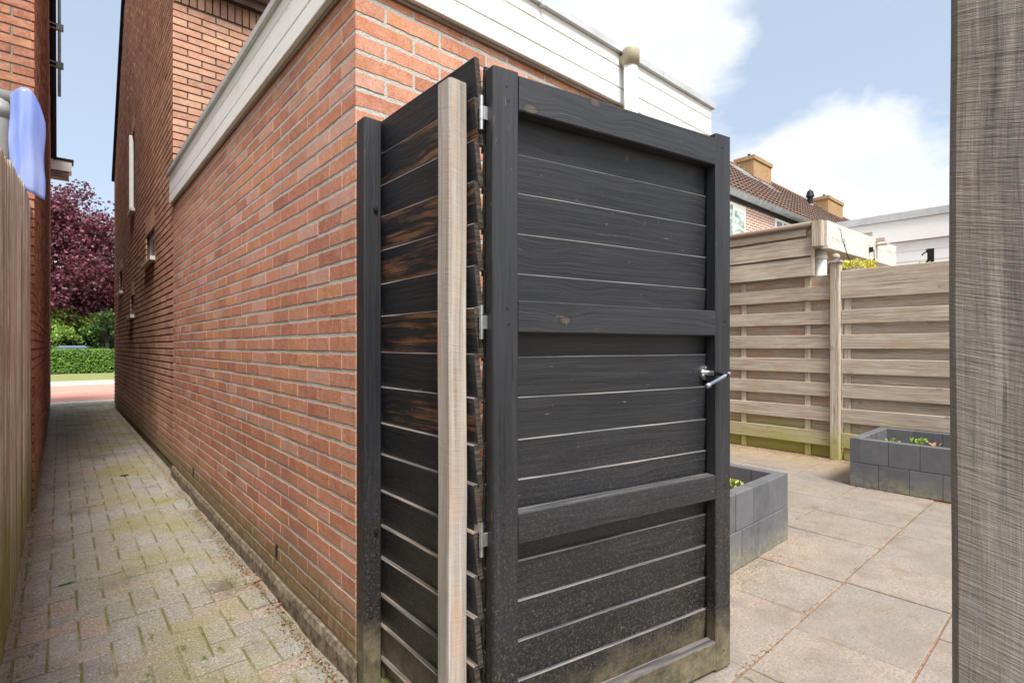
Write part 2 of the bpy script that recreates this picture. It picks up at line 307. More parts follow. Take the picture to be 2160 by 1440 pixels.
def brick_tex(name, c1, c2, mort, bw, rh, ms=.014, coord='Object', bump=.5, rough=.9):
    m, g = mat(name); uv = g.n('UVMap').outputs[0]; obj = g.n('TexCoord').outputs['Object']
    b = g.n('TexBrick', {'Vector': uv, 'Color1': (*c1, 1), 'Color2': (*c2, 1), 'Mortar': (*mort, 1), 'Scale': 1.0, 'Mortar Size': ms, 'Mortar Smooth': .2, 'Bias': 0.0, 'Brick Width': bw, 'Row Height': rh})
    n = g.noise(obj, 60, 4, .7); l = g.noise(obj, 1.3, 4)
    c = g.mix(g.mr(n, .35, .7, 0, .3), b.outputs[0], g.mix(.5, c1, (.08, .06, .05)))
    c = g.mix(g.mr(l, .4, .7, 0, .25), c, (.5, .4, .34))
    return finish(m, g, c, rough, g.m('ADD', g.m('MULTIPLY', b.outputs[1], -1.0), g.m('MULTIPLY', n, .3)), bump, .006, .15)
M['brick_far'] = brick_tex('brick_far', (.26, .11, .08), (.34, .16, .115), (.60, .47, .40), .22, .065, .016)
M['clinker'] = brick_tex('road_clinker', (.56, .235, .18), (.62, .29, .23), (.45, .30, .25), .21, .07, .008)
M['slab'] = brick_tex('pavement_slab', (.17, .17, .175), (.23, .225, .22), (.42, .39, .33), .3, .3, .01)
M['kerb'] = plain('kerb_concrete', (.55, .53, .49), .9, 0, .15, 30)
M['pave_light'] = brick_tex('pavement_light', (.42, .39, .36), (.50, .46, .42), (.3, .28, .24), .3, .3, .012)
M['verge'] = plain('verge_mossy', (.17, .24, .06), .95, 0, .4, 1.4, .5, .1, c2=(.25, .22, .13))
M['grass'] = plain('grass_ground', (.08, .12, .03), .95, 0, .5, 8, .8, .1)
M['chimney'] = brick_tex('chimney_lichen', (.40, .24, .09), (.33, .15, .085), (.44, .32, .18), .22, .065, .012)
M['rooftile'] = plain('roof_tile_brown', (.165, .108, .088), .85, 0, .45, 11, .3, .15, c2=(.09, .058, .05))
M['rooftile_red'] = plain('roof_tile_red', (.25, .13, .10), .85, 0, .35, 11, .3, .2)

def leaf_mat(name, cols, trans=.25, rough=.5, spec=.35):
    m, g = mat(name); ri = g.n('NewGeometry').outputs['Random Per Island']
    c = g.ramp(ri, [(i / (len(cols) - 1), c) for i, c in enumerate(cols)])
    b = g.n('BsdfPrincipled', {'Base Color': c, 'Roughness': rough, 'Specular IOR Level': spec})
    t = g.n('BsdfTranslucent', {'Color': c})
    mx = g.n('MixShader', {0: trans, 1: b.outputs[0], 2: t.outputs[0]})
    g.nt.links.new(mx.outputs[0], g.n('OutputMaterial').inputs[0]); return m
M['beech'] = leaf_mat('leaf_purple', [(.10, .02, .035), (.19, .04, .07), (.06, .016, .026), (.30, .10, .15), (.13, .03, .045), (.07, .028, .03), (.40, .18, .24)])  # palest leaf tones paint in the sky-lit specks of the crown
M['hedge'] = leaf_mat('leaf_hedge', [(.07, .17, .02), (.13, .27, .035), (.05, .12, .015), (.18, .33, .05), (.09, .20, .03)])
M['lime'] = leaf_mat('leaf_lime', [(.22, .36, .05), (.30, .45, .08), (.14, .27, .04), (.36, .48, .12)])
M['green'] = leaf_mat('leaf_dark_green', [(.04, .11, .025), (.08, .18, .04), (.03, .07, .02), (.12, .24, .06)])
M['yellow'] = leaf_mat('leaf_yellow', [(.55, .52, .03), (.62, .60, .06), (.35, .38, .03), (.7, .66, .15)])
M['sprout'] = leaf_mat('leaf_sprout', [(.16, .33, .03), (.25, .42, .05), (.38, .45, .10)])
M['dry'] = leaf_mat('leaf_dry', [(.40, .17, .08), (.50, .27, .14), (.30, .14, .07), (.55, .38, .2)])
M['petal'] = leaf_mat('petal_white', [(.75, .75, .72), (.8, .8, .8)])
M['moss'] = leaf_mat('moss_tuft', [(.12, .16, .02), (.22, .24, .04), (.16, .19, .03)])
M['litter'] = leaf_mat('litter_bits', [(.17, .11, .06), (.28, .17, .09), (.12, .09, .05), (.42, .32, .2), (.25, .12, .06)])
M['leafgreen'] = leaf_mat('leaf_fresh', [(.22, .33, .16), (.24, .36, .18)])

m, g = mat('plastic_blue_clear')
uv = g.n('TexCoord').outputs['Object']
st = g.noise(g.map(uv, (9, 9, .7)), 2.5, 4, .6)  # pale upright streaks: highlights painted into the plastic colour
b = g.n('BsdfPrincipled', {'Base Color': g.ramp(st, [(.38, (.34, .46, .88, 1)), (.62, (.55, .66, .95, 1))]), 'Roughness': .12, 'Specular IOR Level': .6})
t = g.n('BsdfTranslucent', {'Color': (.45, .58, .98, 1)}); tr = g.n('BsdfTransparent', {'Color': (.55, .66, 1, 1)})
x1 = g.n('MixShader', {0: .5, 1: b.outputs[0], 2: t.outputs[0]}); x2 = g.n('MixShader', {0: .18, 1: x1.outputs[0], 2: tr.outputs[0]})
g.nt.links.new(x2.outputs[0], g.n('OutputMaterial').inputs[0]); M['blue'] = m
m, g = mat('window_glass')
M['glass'] = finish(m, g, (.08, .10, .10), .03, None, spec=.9)
m, g = mat('window_glass_green')
n = g.noise(g.map(g.n('TexCoord').outputs['Object'], (2, 2, 5)), 1.6, 5, .6)
M['glass_g'] = finish(m, g, g.ramp(n, [(.4, (.45, .50, .50)), (.5, (.22, .30, .22)), (.6, (.10, .16, .11)), (.7, (.40, .45, .44))]), .08, None, spec=.6)

# ------------------------------------------------------------------ mesh builder
class MB:
    def __init__(s): s.v = []; s.f = []; s.uv = []; s.mi = []
    def face(s, pts, uvs=None, mi=0):
        i = len(s.v); s.v += [tuple(p) for p in pts]; s.f.append(tuple(range(i, i + len(pts))))
        s.uv += uvs or [(0, 0)] * len(pts); s.mi.append(mi)
    def mesh(s, verts, faces, uvs=None, mi=0):
        i = len(s.v); s.v += [tuple(v) for v in verts]
        for k, f in enumerate(faces):
            s.f.append(tuple(i + q for q in f)); s.mi.append(mi if not isinstance(mi, list) else mi[k])
            s.uv += (uvs[k] if uvs else [(verts[q][0], verts[q][2]) for q in f])
    def build(s, name, mats, parent=None, smooth=False, orig=None):
        me = bpy.data.meshes.new(name)
        o0 = Vector(parent.location) if parent is not None and parent.type == 'EMPTY' else Vector((0, 0, 0))
        if parent is not None and parent.type != 'EMPTY':
            p = parent
            while p is not None: o0 += Vector(p.location); p = p.parent
        if orig: o0 = o0 + (Vector(orig) - o0)
        me.from_pydata([(x - o0.x, y - o0.y, z - o0.z) for x, y, z in s.v], [], s.f)
        ul = me.uv_layers.new(name='UVMap')
        ul.data.foreach_set('uv', [c for t in s.uv for c in t])
        if not isinstance(mats, (list, tuple)): mats = [mats]
        for mm in mats: me.materials.append(M[mm] if isinstance(mm, str) else mm)
        me.polygons.foreach_set('material_index', s.mi)
        if smooth: me.polygons.foreach_set('use_smooth', [True] * len(s.f))
        me.update()
        o = bpy.data.objects.new(name, me); C.objects.link(o)
        if parent is not None: o.parent = parent
        elif orig: o.location = orig
        return o
    # --- shapes
    def board(s, p0, p1, U, V, prof, nseg=1, wob=0.0, mi=0, edge_mi=None, caps=True, cap_mi=None, topcut=None):
        """extrude the closed profile prof [(a,b)..] (in U,V) from p0 to p1; grain along the length"""
        p0, p1, U, V = Vector(p0), Vector(p1), Vector(U), Vector(V)
        W = (p1 - p0); L = W.length; n = len(prof); vs = []
        ru, rv = rng.uniform(0, 40), rng.uniform(0, 40)
        sd1, sd2 = rng.uniform(0, 99), rng.uniform(0, 99)
        for k in range(nseg + 1):
            t = k / nseg
            da = wob * (noise.noise((t * L * 3.1 + sd1, 0, 0))) * 2; db = wob * noise.noise((t * L * 2.3 + sd2, 5, 0)) * 2
            for (a, b) in prof: vs.append(p0 + W * t + U * (a + da) + V * (b + db))
        cum = [0]
        for k in range(n):
            a, b = prof[k], prof[(k + 1) % n]; cum.append(cum[-1] + math.hypot(a[0] - b[0], a[1] - b[1]))
        # orientation
        area = sum(prof[k][0] * prof[(k + 1) % n][1] - prof[(k + 1) % n][0] * prof[k][1] for k in range(n))
        flip = (U.cross(V).dot(W) * area) < 0
        fs, us, ms = [], [], []
        for k in range(nseg):
            for j in range(n):
                j2 = (j + 1) % n
                q = (k * n + j, k * n + j2, (k + 1) * n + j2, (k + 1) * n + j)
                u0, u1 = ru + k / nseg * L, ru + (k + 1) / nseg * L
                uu = [(u0, rv + cum[j]), (u0, rv + cum[j + 1]), (u1, rv + cum[j + 1]), (u1, rv + cum[j])]
                if flip: q = q[::-1]; uu = uu[::-1]
                fs.append(q); us.append(uu); ms.append(edge_mi[j] if edge_mi and edge_mi.get(j) is not None else mi)
        if caps:
            cm = cap_mi if cap_mi is not None else mi
            for base, fl in ((0, not flip), (nseg * n, flip)):
                q = tuple(base + j for j in range(n)); uu = [(ru + prof[j][0], rv + prof[j][1] * 3) for j in range(n)]
                if fl: q = q[::-1]; uu = uu[::-1]
                fs.append(q); us.append(uu); ms.append(cm)
        s.mesh(vs, fs, us, ms)
    def bar(s, p0, p1, U, V, wu, wv, ch=.003, **kw):
        a, b = wu / 2, wv / 2
        if ch: pr = [(-a + ch, -b), (a - ch, -b), (a, -b + ch), (a, b - ch), (a - ch, b), (-a + ch, b), (-a, b - ch), (-a, -b + ch)]
        else: pr = [(-a, -b), (a, -b), (a, b), (-a, b)]
        s.board(p0, p1, U, V, pr, **kw)
    def box(s, x0, x1, y0, y1, z0, z1, ax='x', ch=0.0, **kw):
        cx, cy, cz = (x0 + x1) / 2, (y0 + y1) / 2, (z0 + z1) / 2
        if ax == 'x': s.bar((x0, cy, cz), (x1, cy, cz), (0, 1, 0), (0, 0, 1), y1 - y0, z1 - z0, ch, **kw)
        elif ax == 'y': s.bar((cx, y0, cz), (cx, y1, cz), (1, 0, 0), (0, 0, 1), x1 - x0, z1 - z0, ch, **kw)
        else: s.bar((cx, cy, z0), (cx, cy, z1), (1, 0, 0), (0, 1, 0), x1 - x0, y1 - y0, ch, **kw)
    def tube(s, pts, r, n=12, mi=0, caps=True):
        pts = [Vector(p) for p in pts]; rs = r if isinstance(r, list) else [r] * len(pts); vs = []
        for k, p in enumerate(pts):
            d = (pts[min(k + 1, len(pts) - 1)] - pts[max(k - 1, 0)]).normalized()
            a = d.orthogonal().normalized() if k == 0 else (a - d * a.dot(d)).normalized()
            b = d.cross(a)
            for j in range(n):
                t = 2 * math.pi * j / n; vs.append(p + (a * math.cos(t) + b * math.sin(t)) * rs[k])
        fs, us = [], []
        for k in range(len(pts) - 1):
            for j in range(n):
                j2 = (j + 1) % n; fs.append((k * n + j, k * n + j2, (k + 1) * n + j2, (k + 1) * n + j)); us.append([(k * .1, j * .01)] * 4)
        if caps:
            fs.append(tuple(range(n))[::-1]); us.append([(0, 0)] * n)
            fs.append(tuple((len(pts) - 1) * n + j for j in range(n))); us.append([(0, 0)] * n)
        s.mesh(vs, fs, us, mi)
    def ball(s, c, r, n=12, m=8, mi=0, sq=(1, 1, 1)):
        vs = []; fs = []
        for i in range(m + 1):
            ph = math.pi * i / m
            for j in range(n):
                t = 2 * math.pi * j / n
                vs.append((c[0] + r * sq[0] * math.sin(ph) * math.cos(t), c[1] + r * sq[1] * math.sin(ph) * math.sin(t), c[2] + r * sq[2] * math.cos(ph)))
        for i in range(m):
            for j in range(n):
                fs.append((i * n + j, (i + 1) * n + j, (i + 1) * n + (j + 1) % n, i * n + (j + 1) % n))
        s.mesh(vs, fs, None, mi)
    def leaf(s, c, size, nrm=None, mi=0, asp=.55):
        c = Vector(c)
        d = Vector((rng.gauss(0, 1), rng.gauss(0, 1), rng.gauss(0, 1))).normalized() if nrm is None else Vector(nrm).normalized()
        a = d.orthogonal().normalized(); a.rotate(__import__('mathutils').Quaternion(d, rng.uniform(0, 6.28))); b = d.cross(a)
        a = a * size * .5; b = b * size * .5 * asp
        k = d * size * .10
        s.mesh([c - a, c - a * .1 + b + k, c + a, c - a * .1 - b + k], [(0, 1, 2), (0, 2, 3)], [[(0, 0)] * 3] * 2, mi)

def empty(name, loc, label=None, cat=None, group=None):
    o = bpy.data.objects.new(name, None); C.objects.link(o); o.location = loc; o.empty_display_size = .2
    if label: tag(o, label, cat, group)
    return o
def tag(o, label, cat, group=None, kind=None):
    if label: o['label'] = label
    if cat: o['category'] = cat
    if group: o['group'] = group
    if kind: o['kind'] = kind
    return o
def struct(o): o['kind'] = 'structure'; return o

# ------------------------------------------------------------------ brickwork
PITCH, PH = .0648, 2.0337
def bricks(mb, org, U, N, L, z0, z1, holes=(), topfn=None, depth=.007, bl=.228, jt=.013, phase=0, mi=0, jit=.0012, out=.0012, soldier=None, jv=None, rag=0):
    org, U, N = Vector(org), Vector(U), Vector(N); jv = jv or jt
    k0 = math.ceil((z0 - PH) / PITCH - .3); k1 = math.floor((z1 - PH) / PITCH + .3)
    for k in range(k0, k1):
        za = PH + k * PITCH + jt / 2; zb = PH + (k + 1) * PITCH - jt / 2
        za, zb = max(za, z0), min(zb, z1)
        if zb - za < .015: continue
        zm = (za + zb) / 2; off = ((k + phase) % 2) * bl / 2
        spans = [(0.0, L)]
        for (h0, h1, hz0, hz1) in holes:
            if hz0 < zm < hz1:
                ns = []
                for a, b in spans:
                    if h1 <= a or h0 >= b: ns.append((a, b)); continue
                    if h0 > a: ns.append((a, h0))
                    if h1 < b: ns.append((h1, b))
                spans = ns
        u = -off
        while u < L:
            ua, ub = u + jv / 2, u + bl - jv / 2
            if u <= 0: ua = 0
            if off and u < 0: ua = 0
            for a, b in spans:
                xa, xb = max(ua, a), min(ub, b)
                if a > 0 and xa == a: pass
                if xb - xa < .02: continue
                if u + bl >= L and b == L: xb = min(max(xb, L), L) if L - u > .05 else xb
                if topfn and zb > topfn((xa + xb) / 2): continue
                j = lambda q=jit: rng.uniform(-q, q)
                o = rng.uniform(-out, out); ch = .0009 if rag else .0018
                if rag:
                    nl = max(2, int((xb - xa) / rag)); per = []
                    for q in range(nl): per.append((xa + (xb - xa) * q / nl, za, 1 if q == 0 else 0, 1))
                    for q in range(2): per.append((xb, za + (zb - za) * q / 2, -1, 1 if q == 0 else 0))
                    for q in range(nl): per.append((xb - (xb - xa) * q / nl, zb, -1 if q == 0 else 0, -1))
                    for q in range(2): per.append((xa, zb - (zb - za) * q / 2, 1, -1 if q == 0 else 0))
                else: per = [(xa, za, 1, 1), (xb, za, -1, 1), (xb, zb, -1, -1), (xa, zb, 1, -1)]
                corner = lambda cu: 0 if cu <= .0001 else 1
                tl = rng.uniform(-jit, jit) * 1.3
                jj = [(j() * corner(p[0]), j() * (1.5 if rag else 1) + tl * ((p[0] - xa) / (xb - xa) - .5)) for p in per]
                vs = [org + U * (cu + su * ch * corner(cu) + ju) + N * o + Vector((0, 0, cz + sz * ch + jz)) for (cu, cz, su, sz), (ju, jz) in zip(per, jj)]
                vs += [org + U * (cu + ju) + N * (o - ch) + Vector((0, 0, cz + jz)) for (cu, cz, su, sz), (ju, jz) in zip(per, jj)]
                vs += [org + U * (cu + ju) + N * (-depth - .004) + Vector((0, 0, cz + jz)) for (cu, cz, su, sz), (ju, jz) in zip(per, jj)]
                n_ = len(per); fs = [tuple(range(n_))]
                for q in range(n_):
                    q2 = (q + 1) % n_
                    fs.append((n_ + q, n_ + q2, q2, q)); fs.append((2 * n_ + q, 2 * n_ + q2, n_ + q2, n_ + q))
                if U.cross(Vector((0, 0, 1))).dot(N) < 0: fs = [f[::-1] for f in fs]
                mb.mesh(vs, fs, None, mi)
            u += bl
def prism(mb, poly, x0, x1, mi=0, axis='x', uvs=1.0):
    """extrude polygon in (y,z) along x (or (x,z) along y)"""
    P3 = (lambda x, a, b: (x, a, b)) if axis == 'x' else (lambda x, a, b: (a, x, b))
    n = len(poly); vs = [P3(x0, *p) for p in poly] + [P3(x1, *p) for p in poly]
    area = sum(poly[k][0] * poly[(k + 1) % n][1] - poly[(k + 1) % n][0] * poly[k][1] for k in range(n))
    ccw = (area > 0) == (axis == 'x')
    fs = [tuple(range(n))[::-1], tuple(range(n, 2 * n))] + [(k, (k + 1) % n, n + (k + 1) % n, n + k) for k in range(n)]
    us = []
    for f in fs[:2]: us.append([(poly[q % n][0], poly[q % n][1]) for q in f])
    cum = 0
    for k in range(n):
        d = math.dist(poly[k], poly[(k + 1) % n]); us.append([(x0, cum), (x0, cum + d), (x1, cum + d), (x1, cum)]); cum += d
    if not ccw: fs = [f[::-1] for f in fs]; us = [u[::-1] for u in us]
    mb.mesh(vs, fs, us, mi)

# ------------------------------------------------------------------ ground
def sheet(name, x0, x1, y0, y1, z, m, thick=.0):
    mb = MB(); mb.face([(x0, y0, z), (x1, y0, z), (x1, y1, z), (x0, y1, z)], [(x0, y0), (x1, y0), (x1, y1), (x0, y1)])
    return struct(mb.build(name, m))
sheet('ground', -400, 400, -400, 400, -.06, 'grass')
sheet('soil_bed', -12, .1, -8, 11.6, -.005, 'sand')
sheet('soil_bed', .1, 12, -8, 3.8, -.006, 'rust')
# herringbone alley paving
mb = MB(); wq = .0935; jt = .0045
def slab(mb, x0, x1, y0, y1, zt, zb, ch=.003, tilt=.0012):
    j = [zt + rng.uniform(-tilt, tilt) for _ in range(4)]; q = [(x0, y0), (x1, y0), (x1, y1), (x0, y1)]; sg = [(1, 1), (-1, 1), (-1, -1), (1, -1)]
    r = lambda: rng.uniform(-.0008, .0008); jj = [(r(), r()) for _ in q]
    vs = [(a + s * ch + c, b + t * ch + d, z) for (a, b), (s, t), z, (c, d) in zip(q, sg, j, jj)]
    vs += [(a + c, b + d, z - ch * .8) for (a, b), z, (c, d) in zip(q, j, jj)] + [(a + c, b + d, zb) for (a, b), (c, d) in zip(q, jj)]
    fs = [(0, 1, 2, 3)]
    for k in range(4): k2 = (k + 1) % 4; fs += [(4 + k, 4 + k2, k2, k), (8 + k, 8 + k2, 4 + k2, 4 + k)]
    mb.mesh(vs, fs)
for i in range(-60, 160):
    for b_ in range(-40, 40):
        ox, oy = i + 2 * b_, i - 2 * b_
        for (x0, y0, x1, y1) in ((0, 0, 2, 1), (0, 1, 1, 3)):
            X0, X1 = (ox + x0) * wq - .05, (ox + x1) * wq - .05; Y0, Y1 = (oy + y0) * wq + .02, (oy + y1) * wq + .02
            if X1 < -1.12 or X0 > .07 or Y1 < -3.2 or Y0 > 10.95: continue
            X0, X1 = max(X0, -1.12), min(X1, .075)
            if X1 - X0 < .02: continue
            zt = rng.gauss(0, .0016) + .004 * noise.noise((X0 * 2, Y0 * 2, 0))
            slab(mb, X0 + .0038, X1 - .0038, Y0 + .0028, Y1 - .0028, zt, -.02)
struct(mb.build('alley_paving', 'paver'))
# patio tiles
mb = MB()
rows = [(-3.65, -3.05), (-3.05, -2.45), (-2.45, -2.05), (-2.05, -1.65), (-1.65, -1.25), (-1.25, -.845), (-.845, -.34), (-.34, .16), (.16, .66), (.66, 1.16), (1.16, 1.66), (1.66, 2.16), (2.16, 2.66), (2.66, 3.16), (3.16, 3.75)]
cuts = {5: [.1, .5, 1.10, 1.505, 2.13, 2.57, 3.1, 3.6, 4.1, 4.6, 5.18], 6: [.1, .55, 1.09, 1.66, 2.12, 2.75, 3.25, 3.75, 4.25, 4.75, 5.18]}
for k, (y0, y1) in enumerate(rows):
    cs = cuts.get(k) or ([.1] + [.35 + .5 * q + (.25 if k % 2 else 0) for q in range(10) if .35 + .5 * q + (.25 if k % 2 else 0) < 5.1] + [5.18])
    for a, b in zip(cs, cs[1:]):
        slab(mb, a + .003, b - .003, y0 + .003, y1 - .003, rng.gauss(0, .0018), -.03, .004, .0016)
struct(mb.build('patio_paving', 'tile'))
sheet('sidewalk', -60, 60, 10.98, 12.05, -.006, 'slab')
mb = MB(); mb.box(-60, 60, 12.05, 12.5, -.2, .002, 'x', .01); struct(mb.build('kerb', 'kerb'))
sheet('road', -60, 60, 12.5, 18.3, -.03, 'clinker')
mb = MB(); mb.box(-60, 60, 18.3, 18.5, -.2, .03, 'x', .01); struct(mb.build('kerb', 'kerb'))
sheet('sidewalk', -60, 60, 18.5, 20.6, .012, 'pave_light')
sheet('verge', -60, 60, 20.6, 26.6, .004, 'verge')

# ------------------------------------------------------------------ brick shed
shed = empty('brick_shed', (0, 0, 0), 'orange brick shed with white wooden fascia boards standing beside the paved alley', 'shed')
SX, SY, SZ = 2.34, 3.80, 2.44
mb = MB()
D = .0018
vents_a = [(.80, .905, .165, .2250), (2.80, 2.93, .165, .2250)]
bricks(mb, (0, 0, 0), (0, 1, 0), (-1, 0, 0), SY, .088, SZ, depth=D, phase=0, jt=.0150, jv=.006, jit=.0013, out=.0007, rag=.03)
bricks(mb, (0, 0, 0), (1, 0, 0), (0, -1, 0), SX, .088, SZ, depth=D, phase=1, jt=.0150, jv=.012, jit=.0014, out=.001, rag=.03)
mb.box(D, SX, D, SY, 0, SZ, 'z', 0, mi=1)
mb.build('wall', ['brick', 'mortar'], shed)
mb = MB()
mb.board((0, -.012, 0), (0, SY, 0), (-1, 0, 0), (0, 0, 1), [(-.05, -.05), (.022, -.05), (.017, .055), (.008, .080), (-.05, .082)], nseg=60, wob=.004)
mb.box(0, SX, -.012, .05, -.05, .076, 'x', .004)
mb.build('plinth', 'plinth', shed)
for (y0, y1, z0, z1) in vents_a:
    mb = MB(); yy = (y0 + y1) / 2
    mb.box(-.003, .01, yy - .014, yy + .014, z0, z1, 'z', .001); mb.build('weep_vent', 'dark', shed)
# fascia: three boards per side plus metal cap
FO = .034
def fasc(name, z0, z1, out, m='white', lip=True):
    mb = MB()
    pr = [(0, z0), (out, z0), (out + .001, z0 + .003), (out + .001, z1 - .008), (out - .006, z1 - .003), (out - .006, z1), (0, z1)]
    # alley side (normal -X): U=-X
    mb.board((0, -out, 0), (0, SY - .02, 0), (-1, 0, 0), (0, 0, 1), pr, nseg=10, wob=.0006)
    mb.board((0, 0, 0), (SX + out, 0, 0), (0, -1, 0), (0, 0, 1), pr, nseg=10, wob=.0006)
    return mb.build(name, m, shed)
fasc('fascia_board', 2.410, 2.492, .030)
fasc('fascia_board', 2.4925, 2.600, .030)
fasc('fascia_board', 2.6005, 2.668, .030)
mb = MB(); mb.box(-.012, .05, 0, SY - .03, 2.392, 2.409, 'y', .002); mb.build('batten', 'beam', shed)
mb = MB(); mb.box(0, SX, -.012, .05, 2.392, 2.4085, 'x', .002); mb.build('batten', 'beam', shed)
mb = MB(); pr = [(-.04, 2.662), (.048, 2.662), (.050, 2.664), (.050, 2.698), (.046, 2.702), (-.04, 2.708)]
mb.board((0, -.05, 0), (0, SY - .02, 0), (-1, 0, 0), (0, 0, 1), pr)
for a, b in ((-.05, .845), (.849, 1.80), (1.804, SX + .05)): mb.board((a, 0, 0), (b, 0, 0), (0, -1, 0), (0, 0, 1), pr)
mb.box(.838, .856, -.056, -.03, 2.655, 2.712, 'x', .001)
mb.build('roof_trim', 'alu', shed)
mb = MB(); mb.box(.02, SX, .02, SY, 2.60, 2.66, 'x'); mb.build('roof', 'tar', shed)
dp = MB(); dp.tube([(1.446, -.085, 0), (1.446, -.085, 2.60)], .036, 20); dpo = dp.build('downpipe', 'pvc', shed, smooth=True)
dp = MB(); dp.tube([(1.446, -.085, 2.585), (1.446, -.085, 2.66), (1.446, -.085, 2.668)], [.044, .044, .042], 20); dp.tube([(1.446, -.085, 2.63), (1.446, -.02, 2.63)], .03, 12)
dp.build('collar', 'pvc_tan', dpo, smooth=True)
mb = MB(); mb.tube([(2.30 + .012 * math.cos(t), -.05, 2.40 + .012 * math.sin(t)) for t in [q * .6 for q in range(10)]], .0016, 6); mb.build('ring_hook', 'iron', shed)

# ------------------------------------------------------------------ black fence panel beside the shed corner
pan = empty('wooden_fence', (.04, -.3, 0), 'short black overlapping board fence panel fixed to the shed corner', 'fence')
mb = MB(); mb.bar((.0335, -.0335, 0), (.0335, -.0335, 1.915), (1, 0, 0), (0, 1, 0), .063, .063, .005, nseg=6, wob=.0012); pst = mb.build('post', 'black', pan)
for z in (1.61, .525):
    b_ = MB(); b_.tube([(.042, -.064, z), (.042, -.071, z)], .009, 6); b_.tube([(.042, -.070, z), (.042, -.076, z)], .0045, 8); b_.build('bolt', 'iron', pst)
def weatherboards(mb, p0, p1, N, tops, th=.017, slope=.017, jitter=.0015, z_last=.03, L=.135):
    """boards running p0->p1 (xy); N points to the viewer; each top leans to the viewer"""
    for k, zt in enumerate(tops):
        zb = tops[k + 1] - .012 if k + 1 < len(tops) else z_last
        jz = rng.uniform(-jitter, jitter); jz2 = rng.uniform(-jitter, jitter)
        pr = [(0, zb), (0, 0), (-.0022, .0022), (-th + .002, .002), (-th, -.002), (-th, zb)]
        h = zt - zb
        # profile: (toward viewer, z) sheared
        pr = [(-slope, -h), (-.001, -.003), (-.004, 0), (-th + .001, -.001), (-th - .001, -.004), (-slope - th, -h)]
        wr = rng.random()
        mi = 1 if k in WORN else 0
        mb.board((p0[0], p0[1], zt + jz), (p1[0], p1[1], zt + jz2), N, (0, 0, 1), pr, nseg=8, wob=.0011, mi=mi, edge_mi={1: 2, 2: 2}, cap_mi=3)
tops = [1.925, 1.815, 1.703, 1.593, 1.479, 1.366, 1.254, 1.130, 1.012, .886, .779, .652, .533, .423, .293, .188, .075]
WORN = {1, 3, 4, 6, 8}
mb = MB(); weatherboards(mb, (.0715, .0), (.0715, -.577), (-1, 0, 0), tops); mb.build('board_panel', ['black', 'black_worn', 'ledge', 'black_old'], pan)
mb = MB(); mb.bar((.094, -.02, 0), (.094, -.02, 1.85), (1, 0, 0), (0, 1, 0), .02, .03, .002); mb.build('batten', 'black', pan)

mb = MB(); mb.bar((.0405, -.5225, 0), (.0405, -.5225, 1.858), (1, 0, 0), (0, 1, 0), .058, .063, .006, nseg=10, wob=.0016)
o = mb.build('fence_post', 'raw', orig=(.0405, -.5225, 0)); tag(o, 'pale unpainted wooden post between the black fence panel and the black gate', 'post')
mb = MB(); mb.bar((.06, -1.632, 0), (.06, -1.632, 2.1), (1, 0, 0), (0, 1, 0), .10, .128, .007, nseg=14, wob=.0012)
o = mb.build('fence_post', 'rough', orig=(.06, -1.632, 0)); tag(o, 'thick rough sawn grey wooden post close in the right foreground', 'post')

# ------------------------------------------------------------------ gate
GO = Vector((.095, -.629, 0)); GG = Vector((.984, -.179, 0)).normalized(); GN = Vector((-.179, -.984, 0)).normalized(); ZZ = Vector((0, 0, 1))
gate = empty('garden_gate', GO, 'black painted wooden gate of overlapping horizontal boards standing open', 'gate')
def gp(a, b, z): return GO + GG * a + GN * b + ZZ * z
GT = .042
def grail(name, a0, a1, z0, z1, m='black', b0=0.0, th=GT):
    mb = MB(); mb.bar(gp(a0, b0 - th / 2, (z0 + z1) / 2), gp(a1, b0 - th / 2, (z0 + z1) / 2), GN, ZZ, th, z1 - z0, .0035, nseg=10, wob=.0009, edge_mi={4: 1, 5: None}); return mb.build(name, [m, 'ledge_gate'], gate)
def gstile(a0, a1, z1):
    mb = MB(); mb.bar(gp((a0 + a1) / 2, -GT / 2, .012), gp((a0 + a1) / 2, -GT / 2, z1), GG, GN, a1 - a0, GT, .0035, nseg=12, wob=.0009); return mb.build('stile', 'black', gate)
gstile(0, .0795, 1.888); gstile(.8915, .971, 1.897)
grail('rail', .0805, .8905, 1.786, 1.882); grail('rail', .0805, .8905, 1.186, 1.274, b0=-.002); grail('rail', .0805, .8905, .612, .698, b0=-.002); grail('rail', .0805, .8905, .016, .114)
gtops = [1.908, 1.80, 1.690, 1.580, 1.468, 1.355, 1.238, 1.122, 1.007, .890, .777, .663, .549, .438, .325, .212, .10]
WORN = set()
mb = MB(); a0 = gp(0.002, -GT - .0015, 0); a1 = gp(.945, -GT - .0015, 0)
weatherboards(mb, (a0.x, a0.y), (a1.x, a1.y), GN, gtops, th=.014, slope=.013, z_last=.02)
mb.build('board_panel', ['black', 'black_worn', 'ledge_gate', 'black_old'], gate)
for a_, z_ in ((.04, 1.84), (.04, 1.80), (.93, 1.85), (.93, 1.24), (.04, 1.25), (.04, 1.21), (.04, .67), (.04, .63), (.93, .66), (.04, .08), (.93, .07)):
    mb = MB(); q = gp(a_ + rng.uniform(-.01, .01), 0, z_ + rng.uniform(-.006, .006)); mb.tube([q, q + GN * .0015], .0032, 8); mb.build('screw', 'iron', gate)
